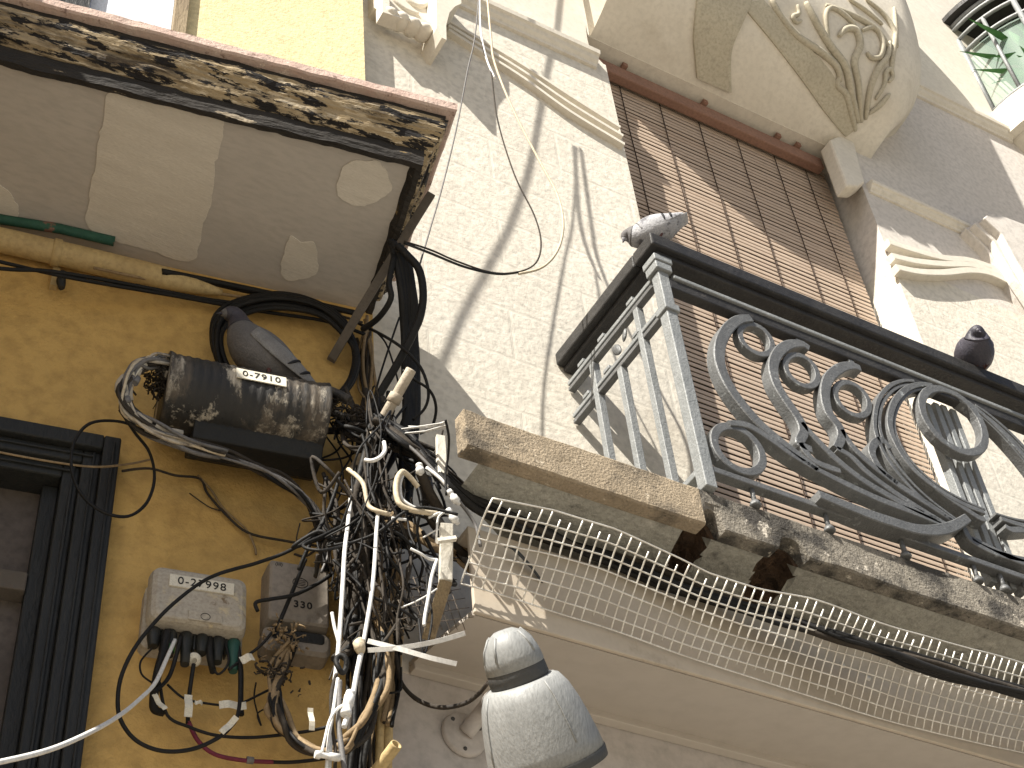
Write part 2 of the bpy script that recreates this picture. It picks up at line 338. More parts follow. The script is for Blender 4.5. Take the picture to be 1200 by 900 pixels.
# ------------------------------------------------------------------ cream building
cb = thing('cream_building', (3.5, 0.2, -1.6), 'cream stucco apartment house with rusticated pilasters and curving mouldings', 'building')
def xz(poly, y0, y1, mb=None):
    mb = mb or MB(); return mb.prism([Vector((x, y0, z)) for x, z in poly], [Vector((x, y1, z)) for x, z in poly])
ZM = 6.0
xz([(1.30, 2.44), (2.771, 2.44), (2.764, 5.93), (2.764, ZM), (1.30, ZM)], 0, .5).build('wall', 'rustic', cb, label='left pilaster of stippled stucco blocks')
crv = spline([Vector((2.752, 0, 6.0)), Vector((2.727, 0, 6.03)), Vector((2.70, 0, 6.075)), Vector((2.69, 0, 6.14)), Vector((2.697, 0, 6.27)), Vector((2.713, 0, 6.5)), Vector((2.73, 0, 9.5))], 4)
xz([(1.30, ZM)] + [(p.x, p.z) for p in crv] + [(1.30, 9.5)], 0, .5).build('wall', 'cream', cb, label='upper wall above the moulding')
xz([(4.203, -1.6), (9, -1.6), (9, 5.42), (4.203, 5.42)], 0, .5).build('wall', 'rustic', cb, label='stippled pilaster right of the blind')
xz([(4.203, 5.42), (9, 5.42), (9, 7.23), (4.203, 7.23)], 0, .5).build('wall', 'grey_plaster', cb, label='smooth grey beige wall beside the carved bowl')
xz([(4.203, 7.23), (9, 7.23), (9, 11), (4.203, 11)], 0, .5).build('wall', 'cream', cb, label='upper right wall')
xz([(2.6, 6.2475), (4.203, 6.2475), (4.203, 9.5), (2.6, 9.5)], .03, .5).build('lintel', 'cream', cb)
xz([(0.2, -1.6), (9, -1.6), (9, 2.44), (1.30, 2.44)], 0.004, .5).build('shopfront_wall', 'shop_wall', cb)
b = MB(); b.box((2.5, .24, 2.0), (4.4, .28, 6.6)); b.build('window_opening', 'slat_back', cb)

def moulding(x0, x1, z, prof, name='moulding', m='cream', par=None):
    mb = MB(); mb.loft([[Vector((x, -y, z + dz)) for y, dz in prof] for x in (x0, x1)], True, True, smooth=False)
    return mb.build(name, m, par or cb)
CYMA = [(-.01, -.045), (.014, -.045), (.018, -.03), (.032, -.018), (.04, 0), (.052, .006), (.056, .03), (.044, .042), (-.01, .055)]
moulding(1.7, 2.70, 5.965, CYMA)
moulding(4.235, 4.96, 5.955, [(y * .8, z * .7) for y, z in CYMA])
moulding(4.75, 5.66, 7.235, CYMA)
def px2(zoom, ox, oy, pts): return [(ox + x / zoom, oy + y / zoom) for x, y in pts]
for pts in ([(375, 82), (500, 155), (640, 240), (800, 345), (975, 455)], [(372, 97), (500, 175), (640, 262), (800, 372), (985, 485)], [(372, 112), (500, 195), (640, 285), (800, 400), (990, 515)]):
    mb = MB(); P = spline([PY(x, y, -.012) for x, y in px2(3, 400, 0, pts)], 6)
    mb.flatbar(P, .02, (0, 1, 0), .03); mb.build('drip_moulding', 'cream', cb)
for k, pts in enumerate(([(235, 470), (300, 492), (420, 525), (520, 535), (600, 560), (665, 590)], [(250, 520), (330, 538), (430, 548), (520, 550), (600, 572), (670, 605)], [(265, 560), (340, 575), (430, 578), (520, 570), (590, 580), (660, 612)])):
    mb = MB(); P = spline([PY(x, y, -.02) for x, y in px2(3, 960, 130, pts)], 6)
    mb.flatbar(P, .04, (0, 1, 0), .045); mb.build('drip_moulding', 'cream', cb)
# left capital with hanging drops
cp = MB()
Z8 = lambda pts: px2(7.5, 420, 0, pts)
cp.prism_px(Z8([(130, -150), (135, 65), (205, 108), (690, 268), (690, -150)]), -.05, .01)
cp.prism_px(Z8([(205, -150), (215, 105), (690, 262), (690, 215), (275, 75), (268, -150)]), -.10, -.04)
cp.prism_px(Z8([(680, -150), (690, 120), (686, 250), (735, 330), (775, 350), (772, 220), (800, 110), (850, 55), (905, 30), (905, -150)]), -.13, .01)
for c in ((265, 150), (365, 192), (470, 242), (565, 288), (670, 332)):
    o = PY(420 + c[0] / 7.5, c[1] / 7.5, -.07)
    cp.ellipsoid(o, ((.037, 0, -.002), (0, .045, 0), (0, 0, .028)))
for pts, r in (([(280, -60), (330, 20), (420, 90), (520, 130)], .012), ([(400, -60), (450, 20), (520, 55), (590, 40), (610, -60)], .014), ([(600, -40), (640, 60), (670, 130), (640, 190)], .012)):
    cp.tube(spline([PY(x, y, -.05) for x, y in Z8(pts)], 6), r)
cp.build('carved_capital', 'cream', cb)
cp = MB(); Z3 = lambda pts: px2(3, 960, 130, pts)
cp.prism_px(Z3([(515, 412), (545, 398), (760, 470), (760, 720), (700, 645), (585, 480)]), -.05, .01)
cp.prism_px(Z3([(545, 395), (575, 375), (760, 440), (760, 690), (690, 590), (610, 455)]), -.09, -.04)
cp.prism_px(Z3([(580, 375), (602, 352), (760, 412), (760, 640), (690, 520), (640, 430)]), -.13, -.08)
cp.build('carved_capital', 'grey_plaster', cb, bevel=.006, label='stepped capital at the right edge')

# ------------------------------------------------------------------ overhead balcony with carved bowl
ob = thing('overhead_balcony', (3.5, -.3, 6.25), 'bulging cream stone balcony base above the blind with carved scrolls on its corner', 'balcony')
PROF = [(0, 0), (.05, .018), (.14, .06), (.28, .15), (.38, .28), (.45, .44), (.50, .66), (.53, .95), (.54, 1.4), (.54, 2.2)]
pr = spline([Vector((e, 0, h)) for e, h in PROF], 4)
XR = 4.33
def bowl_ring(p, lift):
    e, h = p.x, p.z; ring = []
    for i in range(21): x = 2.735 + (XR - 2.735) * i / 20; ring.append(Vector((x, .035 - e * 1.0 - (0 if e > 0 else 0), 6.25 + h)))
    for i in range(1, 17):
        a = math.pi / 2 * i / 16; up = .23 * math.sin(a) ** 2 * max(0, 1 - h / .6)
        ex = e
        ring.append(Vector((XR + .02 + ex * .75 * math.sin(a), .035 - e * math.cos(a), 6.25 + h + up)))
    return ring
rings = [bowl_ring(p, 0) for p in pr]
bw = MB(); bw.loft(rings, closed=False, cap=False)
bowl_bvh = BVHTree.FromPolygons(bw.v, bw.f)
# close the back
bk = len(bw.v); n = len(rings[0]); top = [Vector((v.x, .035, v.z)) for v in rings[-1]]
bw.add(list(rings[-1]) + top, [(i, i + 1, n + i + 1, n + i) for i in range(n - 1)])
bw.build('balcony_base', 'cream', ob)
def on_bowl(px, py, lift):
    d = ray(px, py).normalized(); h = bowl_bvh.ray_cast(CAM, d)
    if h[0] is None: return None
    nn = h[1]; nn = -nn if nn.dot(d) > 0 else nn
    return h[0] + nn * lift
def bowl_strip(A, B, lift, name, m):
    """raised band between two traced edges, given real thickness"""
    K = 26; mb = MB()
    def samp(P):
        P = spline([Vector((x, y, 0)) for x, y in P], 10); L = [0]
        for a, b2 in zip(P, P[1:]): L.append(L[-1] + (b2 - a).length)
        out = []
        for i in range(K + 1):
            t = L[-1] * i / K; j = max(k for k in range(len(L)) if L[k] <= t + 1e-9); j = min(j, len(P) - 2)
            out.append(P[j].lerp(P[j + 1], (t - L[j]) / max(L[j + 1] - L[j], 1e-9)))
        return out
    a, b2 = samp(A), samp(B); rings = []
    for p, q in zip(a, b2):
        row = []
        ok = True
        for t, lf in ((0, -.02), (0, lift * .8), (.08, lift), (.35, lift), (.65, lift), (.92, lift), (1, lift * .8), (1, -.02)):
            s = p.lerp(q, t); w = on_bowl(s.x, s.y, lf)
            if w is None: ok = False; break
            row.append(w)
        if ok: rings.append(row)
    if len(rings) > 1:
        mb.loft(rings, True, True, smooth=False); return mb.build(name, m, ob)
bowl_strip([(818, -20), (812, 40), (814, 70), (816, 91)], [(888, -20), (872, 20), (856, 60), (856, 108)], .02, 'rib', 'relief')
bowl_strip([(868, 6), (905, 50), (940, 95), (965, 130), (990, 160)], [(893, 0), (930, 40), (965, 75), (985, 105), (1003, 150)], .012, 'arch_band', 'relief')
def curl(pts, r=.016, lift=.008):
    P = [on_bowl(x, y, lift) for x, y in [(p.x, p.y) for p in spline([Vector((x, y, 0)) for x, y in pts], 6)]]
    P = [p for p in P if p is not None]
    if len(P) > 3:
        mb = MB(); rr = [r * (.45 + .55 * math.sin(math.pi * min(max(i / (len(P) - 1), .0), 1)) ** .5) for i in range(len(P))]
        mb.tube(P, rr, 8); mb.build('carved_scroll', 'relief', ob)
Zc = lambda pts: px2(3, 680, 0, pts)
for pts, r in (([(670, 0), (700, 60), (760, 130), (850, 190), (900, 240), (910, 290)], .02), ([(760, 20), (765, 50), (745, 60), (755, 80), (775, 75)], .012), ([(790, 10), (830, 90), (880, 170), (930, 240), (950, 330), (975, 430)], .022),
               ([(870, 140), (860, 60), (880, 30), (930, 60), (960, 95), (935, 90)], .014), ([(905, 130), (930, 105), (965, 110), (980, 160), (960, 220), (975, 300), (985, 430)], .02),
               ([(985, 110), (1030, 100), (1060, 150), (1050, 200), (1020, 205), (1005, 185)], .016), ([(1000, 420), (1015, 320), (1040, 250), (1075, 200), (1085, 150)], .018),
               ([(910, 270), (900, 300), (930, 330), (950, 400), (965, 460)], .018), ([(1080, 290), (1095, 270), (1085, 245), (1070, 260), (1065, 300), (1035, 350)], .013),
               ([(860, 20), (960, 60), (1040, 110), (1080, 170)], .016), ([(1100, 30), (1105, 120), (1095, 200), (1090, 260)], .014), ([(1000, 0), (1060, 50), (1100, 110), (1110, 170)], .013), ([(940, 0), (1000, 40), (1060, 90)], .012), ([(1010, 400), (1050, 370), (1085, 330)], .014)):
    curl(Zc(pts), r)
tl = MB()  # tail of the bowl hanging in front of the jamb
tl.prism_px([(973, 163), (985, 158), (1001, 165), (1014, 213), (1006, 218), (993, 217)], -.035, .05)
tl.build('tail_block', 'cream', ob, bevel=.012)
fs = MB()
P = [on_bowl(x, y, .004) for x, y in []]
tp = [PY(x, y, -.06) for x, y in ((988, 128), (1030, 118), (1024, 140), (1014, 162), (1004, 152))]
fs.prism(tp, [p + Vector((0, .08, 0)) for p in tp]); fs.build('bowl_tip', 'relief', ob, bevel=.008)

# ------------------------------------------------------------------ roller blind
rb = thing('roller_blind', (3.48, .15, 2.9), 'long brown wooden slat blind hanging over the balcony door', 'blind')
sl = MB(); z = 6.28; i = 0
while z > 2.62:
    dy = .001 * math.sin(i * 1.7) + .003 * noise.noise(Vector((i * .13, 0, 0)))
    x0, x1 = 2.70, 4.155 + .001 * math.sin(i * 2.3); h = .0192; y = .150 + dy
    pf = [(y + .001, 0), (y - .0012, .0004), (y - .0017, h * .3), (y - .0017, h * .7), (y - .0012, h - .0004), (y + .001, h)]
    dz = .0012 * math.sin(i * .9)
    sl.loft([[Vector((x, yy, z + zz + (dz if x > 3 else 0) + .0015 * noise.noise(Vector((x * 1.3, i * .2, 3))))) for yy, zz in pf] for x in [x0 + (x1 - x0) * k / 8 for k in range(9)]], True, True, smooth=False)
    z -= .0279; i += 1
sl.build('slats', 'slat', rb)
MB().box((2.60, .085, 6.135), (4.095, .135, 6.215)).build('headrail', 'headrail', rb, bevel=.008)
for x in (2.95, 3.17, 3.39, 3.61, 3.83, 4.02):
    c = MB(); c.tube([Vector((x + .004 * math.sin(zz * 5), .1395, zz)) for zz in [6.14 - .3 * k for k in range(12)]], .0026, 5); c.build('cord', 'cord', rb)
for x in (2.95, 3.4, 3.83, 3.95): MB().box((x - .012, .07, 6.216), (x + .012, .10, 6.24)).build('clip', 'headrail', rb)

# ------------------------------------------------------------------ upper right balcony
ub = thing('upper_balcony', (6.5, -.4, 7.2), 'small rounded cream balcony with pale iron railing at the top right corner', 'balcony')
BX = 5.62; bz0 = PX(1178, 160, BX).z; bz1 = PX(1162, 132, BX).z; tz = PX(1110, 32, BX).z; t2 = PX(1118, 46, BX).z; t3 = PX(1125, 61, BX).z
def arc(k, e=0.0): return [Vector((6.7 - (1.08 + e) * math.cos(a), -(.85 + e) * math.sin(a), 0)) for a in [math.pi * i / k for i in range(k + 1)]]
def arcprism(mb, z0, z1, e0, e1=None, k=40, e2=None):
    A = arc(k, e0); B = arc(k, e1 if e1 is not None else e0)
    mb.loft([[p + Vector((0, .01, z0)) for p in A], [p + Vector((0, .01, z1)) for p in B]], True, True, smooth=False); return mb
bs = MB(); arcprism(bs, bz0, bz1, 0); arcprism(bs, bz0 - .12, bz0 - .002, -.16, -.06); arcprism(bs, bz0 - .3, bz0 - .122, -.45, -.2); bs.build('balcony_base', 'cream', ub)
rl = MB()
for zz, r in ((tz, .018), (tz - .035, .014), (t2, .014), (t3, .014), (bz1 + .03, .016)):
    rl.tube([p + Vector((0, 0, zz)) for p in arc(48, -.03)], r, 6)
rl.build('rail', 'iron_light', ub)
hr = MB(); arcprism(hr, tz + .02, tz + .06, .03); hr.build('handrail', 'iron_black', ub)
A = arc(40, -.03)
for i in range(0, 41, 3):
    b = MB(); q = A[i]; b.tube([q + Vector((0, 0, bz1)), q + Vector((0, 0, t2))], .013 if i % 6 else .018, 6)
    b.build('baluster', 'iron_light', ub)
gl = MB(); gl.loft([[p + Vector((0, .012, bz1 + .03)) for p in arc(40, -.055)], [p + Vector((0, .012, t3)) for p in arc(40, -.055)]], False, False); gl.build('glass_panel', 'glass', ub)
pl = thing('potted_plant', (6.15, -.35, bz1), 'leafy green plant behind the railing of the small upper right balcony', 'plant')
pt = MB(); pt.lathe([(.10, 0), (.14, .22), (.15, .24), (.13, .24)], (6.15, -.35, bz1), (0, 0, 1), 20, True); pt.build('pot', 'terracotta', pl)
lf = MB()
for i in range(150):
    a = random.uniform(0, 2 * math.pi); l = random.uniform(.25, .55); tilt = random.uniform(.2, 1.2); d = Vector((math.cos(a) * math.sin(tilt), math.sin(a) * math.sin(tilt), math.cos(tilt)))
    s = d.cross(Vector((0, 0, 1))).normalized() * random.uniform(.018, .035); o = Vector((6.1 + random.uniform(-.25, .25), -.35 + random.uniform(-.12, .12), bz1 + .2 + random.uniform(-.1, .25)))
    p = [o, o + d * l * .5 + s, o + d * l - Vector((0, 0, .1 * l)), o + d * l * .5 - s]; lf.add(p + [q + Vector((0, 0, .003)) for q in p], [(0, 1, 2, 3), (7, 6, 5, 4)])
lf.build('foliage', 'leaf', pl)

# ------------------------------------------------------------------ yellow building
yb = thing('yellow_building', W(-1.5, -.2, -1.6), 'ochre yellow rendered house under the peeling balcony', 'building')
w = MB()
w.wbox(-.70, 0, -.4, 0, -1.6, 3.70); w.wbox(-1.9, -.70, -.4, 0, 2.90, 3.70); w.wbox(-1.9, -.70, -.4, 0, -1.6, .9); w.wbox(-7, -1.9, -.4, 0, -1.6, 3.70)
w.build('wall', 'yellow', yb)
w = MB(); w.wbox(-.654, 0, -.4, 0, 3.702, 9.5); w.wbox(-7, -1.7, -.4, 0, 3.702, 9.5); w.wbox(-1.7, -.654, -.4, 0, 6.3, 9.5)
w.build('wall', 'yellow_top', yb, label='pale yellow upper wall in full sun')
w = MB(); w.wbox(-3.6, -1.95, 0, 1.32, .9, 4.9); w.build('side_bay', 'yellow', yb)  # unseen block added out of view to keep sun off the ochre wall
wd = MB()  # door of the upper balcony
wd.wbox(-.699, -.655, -.15, .03, 3.9, 6.29); d1 = wd.build('door_frame', 'wood_bare', yb)
wd = MB(); wd.wbox(-.98, -.70, -.06, -.03, 3.9, 6.29); wd.build('door_pane', 'curtain', yb)
wd = MB(); wd.wbox(-1.69, -.982, -.08, .01, 3.9, 6.29); wd.build('door_leaf', 'black_wood', yb)
# lower window
_c = PW(143, 513, .055) - YP; WDU = _c.dot(YD) + .692; WDZ = _c.z - 2.972
def wnd(name, m, par, *boxes, bevel=0.0):
    mb = MB()
    for a, b2, c, d, e, f in boxes: mb.wbox(a + WDU, b2 + WDU, c, d, e, f + WDZ if f > 2 else f) if e < 1 else mb.wbox(a + WDU, b2 + WDU, c, d, e + WDZ, f + WDZ)
    return mb.build(name, m, par, bevel=bevel)
win = wnd('window_frame', 'black_wood', yb, (-.735, -.692, -.1, .055, .9, 2.972), (-1.9, -.7352, -.1, .055, 2.925, 2.972),
          (-.78, -.7352, -.1, .035, .9, 2.9248), (-1.9, -.7802, -.1, .035, 2.885, 2.9248), (-.822, -.7802, -.1, .012, .9, 2.8848), (-1.9, -.8222, -.1, .012, 2.845, 2.8848), bevel=.005)
wnd('moulding_bead', 'black_wood', win, (-.756, -.750, .034, .041, .9, 2.92), (-.800, -.793, .011, .019, .9, 2.88), (-1.9, -.75, .034, .041, 2.903, 2.909), (-1.9, -.80, .011, .019, 2.862, 2.868), (-.712, -.706, .054, .062, .9, 2.95), bevel=.002)
wnd('sash', 'black_wood', win, (-.862, -.8222, -.1, -.03, .9, 2.8448), bevel=.004)
wnd('transom', 'grey_wood', win, (-1.9, -.8622, -.10, -.02, 2.50, 2.555), bevel=.004)
wnd('pane', 'pane', win, (-1.9, -.8622, -.075, -.07, .9, 2.499))
wnd('pane', 'pane', win, (-1.9, -.8622, -.075, -.07, 2.556, 2.8448))
wnd('inner_frame', 'grey_wood', win, (-1.9, -.905, -.068, -.05, 2.04, 2.17))

# ------------------------------------------------------------------ peeling balcony on the yellow house
yc = thing('peeling_balcony', W(-1.5, .3, 3.7), 'balcony slab with blackened peeling cornice seen from below over the ochre wall', 'balcony')
def PZ(px, py, z): r = ray(px, py); return CAM + r * ((z - CAM.z) / r.z)
ZS = 3.694
sf = MB(); lo = [W(-6, 0, ZS), W(-.012, 0, ZS), W(-.03, .575, ZS), W(-6, .575, ZS)]; sf.prism(lo, [p + Vector((0, 0, .1)) for p in lo]); sf.build('soffit', 'soffit', yc)
def corn(prof, name, m, sub=160, rough=0.0, seed=0):
    mb = MB(); rings = []
    us = [-6 + (5.94) * (i / sub) ** .6 for i in range(sub)]
    for u in us: rings.append([W(u, .57 + d, zz) for d, zz in prof])
    rings.append([W(-.04 + d, .57 + d, zz) for d, zz in prof])
    for k in range(1, 25): rings.append([W(-.04 + d + .025 * k / 24, (.57 + d) * (1 - k / 24.0), zz) for d, zz in prof])
    mb.loft(rings, True, True, smooth=False)
    if rough: mb.rough(rough, 22, seed)
    return mb.build(name, m, yc)
corn([(-.02, 3.697), (-.004, 3.676), (.012, 3.676), (.016, 3.70), (.016, 3.735), (-.02, 3.735)], 'fillet', 'peel_dark', rough=.005)
corn([(-.02, 3.736), (.02, 3.736), (.026, 3.742), (.038, 3.748), (.046, 3.764), (.048, 3.782), (.056, 3.785), (.058, 3.792), (.064, 3.797), (.072, 3.815), (.074, 3.834), (-.02, 3.834)], 'cornice', 'peel', rough=.004, seed=3)
corn([(-.02, 3.8345), (.068, 3.8345), (.07, 3.856), (-.02, 3.856)], 'upper_fillet', 'peel_dark', rough=.003, seed=6)
corn([(-.02, 3.8565), (.090, 3.8565), (.096, 3.862), (.096, 3.892), (.088, 3.90), (-.02, 3.90)], 'tile_edge', 'terracotta', rough=.003, seed=9)
fl = MB(); fl.prism([W(-6, 0, 3.86), W(.0, 0, 3.86), W(0, .56, 3.86), W(-6, .56, 3.86)], [W(-6, 0, 3.898), W(.0, 0, 3.898), W(0, .56, 3.898), W(-6, .56, 3.898)]); fl.build('floor_slab', 'terracotta', yc)
def patch(pts, closedspline=True, dz=.003):
    P = spline([PZ(x, y, ZS - dz) for x, y in pts], 9, True) if closedspline else [PZ(x, y, ZS - dz) for x, y in pts]
    P = [p + noise.noise_vector(p * 11) * .010 + noise.noise_vector(p * 34) * .006 + noise.noise_vector(p * 90) * .003 for p in P]
    for p in P: p.z = ZS - dz
    mb = MB(); mb.prism(P, [p + Vector((0, 0, dz + .004)) for p in P]); mb.build('plaster_patch', 'patch', yc)
patch([(128, 112), (150, 107), (172, 113), (215, 126), (255, 138), (261, 150), (253, 190), (245, 240), (232, 285), (222, 306), (160, 290), (106, 268), (106, 235), (115, 170)])
patch([(398, 205), (412, 190), (440, 188), (456, 205), (459, 222), (440, 238), (415, 243), (397, 230)])
patch([(336, 278), (352, 283), (370, 288), (371, 318), (355, 328), (333, 326), (331, 300)])
patch([(-8, 218), (8, 224), (20, 240), (21, 252), (5, 249), (-8, 245)])
hb = MB(); hb.flatbar([PW(505, 228, .42), PW(490, 252, .37), PW(473, 280, .31), PW(422, 364, .16), PW(388, 422, .02)], .026, YN, .012)
hb.build('iron_strap', 'grey_wood', None, label='long weathered iron strap running down from the peeling balcony corner to the wall', category='strap')
gs = MB(); gs.tube([PZ(-300, 200, ZS - .012), PZ(-60, 247, ZS - .012), PZ(0, 257, ZS - .012), PZ(70, 268, ZS - .012), PZ(134, 283, ZS - .012)], .015, 10)
gs.build('painted_rod', 'green_paint', None, label='short dark green painted rod lying along the joint of soffit and ochre wall', category='rod')
pp = thing('drain_pipe', W(-1, .05, 3.6), 'cream painted pipe running along the top of the ochre wall', 'pipe')
mb = MB(); P = [W(-1.97, .05, 3.60), PW(-80, 262, .05), PW(0, 281, .05), PW(70, 297, .05), PW(150, 316, .045), PW(215, 332, .04), PW(260, 343, .03)]; P = spline(P, 6); mb.tube(P, [.036 if i < len(P) - 9 else .036 - .003 * (i - len(P) + 10) for i in range(len(P))], 16); mb.build('pipe', 'pipe_cream', pp)
mb = MB(); a = PW(66, 296, .05); mb.lathe([(.0375, -.012), (.04, -.01), (.04, .01), (.0375, .012)], a, YD, 20); mb.wbox(-.945, -.925, 0, .02, 3.49, 3.57); mb.build('clip', 'pipe_cream', pp)
# ------------------------------------------------------------------ balcony slab
YS = -.54; ZB, ZT = 2.735, 2.868
bsl = thing('balcony_slab', (3.3, -.27, ZB), 'worn stone balcony slab with broken edge under the black railing', 'balcony slab')
def nz3(x, y, z): return noise.noise(Vector((x, y, z)))
def ledge(x0, x1, n, chip, name, m, seed, notch=()):
    mb = MB(); rings = []
    for i in range(n + 1):
        x = x0 + (x1 - x0) * i / n; k = 0.0
        for c, hw, hh in notch: k = max(k, hh * max(0, 1 - (abs(x - c) / hw) ** 3))
        e = chip * max(0, nz3(x * 3.1, seed, 0) + .45 * nz3(x * 9, seed, 4) + .3 * nz3(x * 26, seed, 8)); k2 = k + e
        tp = chip * .35 * max(0, nz3(x * 5, seed, 12) + .4 * nz3(x * 19, seed, 3))
        d = lambda a: .002 * nz3(x * 30, a, seed) + .002 * nz3(x * 9, a * 2, seed)
        prof = [(-.49, ZT), (YS + .03, ZT - tp * .2 + d(1)), (YS + .003 + tp, ZT - .002 - tp + d(2) * .5), (YS + d(3), ZT - .008 - tp), (YS + d(4), ZT - .05), (YS + d(5), ZT - .08 + min(k2, .03)),
                (YS + .001 + d(6) + k * .05, ZB + .006 + k2), (YS + .006 + e * .2, ZB + .001 + k2 * .96), (YS + .03 + d(7), ZB + k2 * .5 + .002 + k * .4), (-.495, ZB + .003 + k * .8), (-.49, ZB + .004 + k * .8)]
        rings.append([Vector((x, y, z)) for y, z in prof])
    mb.loft(rings, True, True, smooth=False); return mb.build(name, m, bsl)
nc1 = PY(836, 625, YS).x; nc2 = PY(938, 672, YS).x
ledge(1.54, 2.262, 130, .008, 'ledge', 'slab', 1.3).__setitem__('label', 'sunlit brown stretch of the ledge')
ledge(2.264, 5.5, 420, .013, 'ledge', 'slab_grey', 7.7, ((nc1 + .01, .035, .07), (nc2, .05, .06))).__setitem__('label', 'blackened grey stretch of the ledge')
u = MB(); NX = 330; ROWS = [-.489 + .489 * k / 14 for k in range(15)]; HOLES = ((nc1, .045, 3.0), (nc2, .060, 9.0))
def hole(x, y):
    h = 0.0
    for cx, wd_, sd in HOLES:
        r = math.hypot((x - cx - .25 * (y - YS - .1)) / wd_, (y - YS - .12) / .13) + .35 * nz3(x * 22, y * 22, sd)
        h = max(h, min(1, max(0, (1.0 - r) / .18)))
    return h * (.045 + .02 * nz3(x * 40, y * 40, 1))
rings = []
for i in range(NX + 1):
    x = 1.545 + (5.5 - 1.545) * (i / NX) ** 1.25; row = []
    for y in ROWS:
        xx = max(x, 1.60 + max(0, y + .38) * 1.6); row.append(Vector((xx, y, 2.742 + .003 * nz3(xx * 7, y * 9, 5) + .0012 * nz3(xx * 40, y * 40, 2) + hole(xx, y))))
    row += [Vector((row[-1].x, 0, 2.864)), Vector((row[0].x, -.489, 2.864))]; rings.append(row)
u.loft(rings, True, True, smooth=False)
uo = u.build('underside', 'slab_under', bsl); uo.data.materials.append(M['cavity'])
for f in uo.data.polygons:
    c = f.center + Vector((bsl.location)); 
    if c.z < 2.84 and c.z > 2.752: f.material_index = 1

# ------------------------------------------------------------------ railing
RX = 2.296; XC = PY(800 + 938 / 3, 300 + 592 / 3, YS).x + .012
ra = thing('balcony_railing', (XC, YS, ZT), 'black and grey wrought iron art nouveau railing with scrolls and rings on the stone slab', 'railing')
zt = 3.905
def mir(mb):
    n = len(mb.v); v2 = [Vector((2 * XC - v.x, v.y, v.z)) for v in mb.v]; f2 = [list(reversed(f)) for f in mb.f]; s2 = list(mb.sm)
    m2 = MB(); m2.v = v2; m2.f = f2; m2.sm = s2; return m2
def both(mb, name, m, bevel=0.0):
    mir(mb).build(name, m, ra, bevel=bevel); return mb.build(name, m, ra, bevel=bevel)
X1 = 2 * XC - RX
zcap = PX(770.5, 300, RX).z
cap = MB(); cap.box((RX - .045, YS - .05, zcap), (X1 + .045, YS + .055, zt)); cap.box((RX - .02, YS - .03, zcap - .022), (X1 + .02, YS + .03, zcap - .001)); cap.build('handrail', 'iron_black', ra, bevel=.006)
cap = MB(); cap.box((RX - .045, YS + .0555, zcap), (RX + .05, -.002, zt)); cap.box((RX - .02, YS + .0305, zcap - .022), (RX + .02, -.002, zcap - .001)); both(cap, 'side_handrail', 'iron_black', .006)
z2 = PX(777.5, 322, RX).z
jb = MB()
for k, (s, a, bb) in enumerate(((.034, zcap - .05, zcap - .023), (.030, zcap - .085, zcap - .051))): jb.box((RX - s, YS - s, a), (RX + s, YS + s, bb))
both(jb, 'corner_block', 'iron_light', .003)
lr = MB(); lr.box((RX + .0345, YS - .026, z2 - .004), (X1 - .0345, YS + .02, z2 + .012)); lr.build('upper_rail', 'iron_light', ra, bevel=.003)
lr = MB(); lr.box((RX + .0205, YS - .018, z2 - .048), (X1 - .0205, YS + .016, z2 - .0045)); lr.build('lower_rail', 'iron_black', ra, bevel=.004)
ps = MB(); ps.box((RX - .0195, YS - .0195, ZT), (RX + .0195, YS + .0195, zcap - .086)); both(ps, 'post', 'iron_light', .003)
cl = MB(); zz = PX(786, 361, RX).z; cl.box((RX - .027, YS - .027, zz - .016), (RX + .027, YS + .027, zz + .014)); both(cl, 'collar', 'iron_light', .003)
# side: paired bars and posts
for (c0, c1) in (((771.5, 326), (678, 452)), ((781, 362), (684, 489))):
    a = PX(*c0, RX); e = PX(*c1, RX)
    for dz in (.012, -.014):
        mb = MB(); mb.box((RX - .012, YS + .03, a.z + dz - .008), (RX + .012, -.005, a.z + dz + .008)); both(mb, 'side_bar', 'iron_light' if dz > 0 else 'iron', .002)
    for t in (.3, .62, .85):
        mb = MB(); yy = YS * (1 - t); mb.box((RX - .015, yy - .03, a.z + .021), (RX + .015, yy + .005, a.z + .036)); both(mb, 'rail_clip', 'iron_light', .002)
for tp, bt in (((697, 432), (712, 527)), ((731, 443), (744, 538)), ((756, 405), (787, 551))):
    a = PX(*tp, RX); yy = PX(*bt, RX).y
    topz = PX(781, 362, RX).z - .022 if tp[0] == 731 else PX(771.5, 326, RX).z - .023
    mb = MB(); mb.box((RX - .013, a.y - .012, ZT), (RX + .013, a.y + .012, topz)); both(mb, 'baluster', 'iron_light', .002)
lf_ = MB(); q = PX(723, 410, RX)
lf_.ellipsoid(q, ((0, .02, 0), (.006, 0, 0), (0, .012, .03)), 8, 6); lf_.ellipsoid(q + Vector((0, -.05, .02)), ((0, .012, 0), (.006, 0, 0), (0, -.008, .022)), 8, 6); both(lf_, 'leaf_ornament', 'iron')
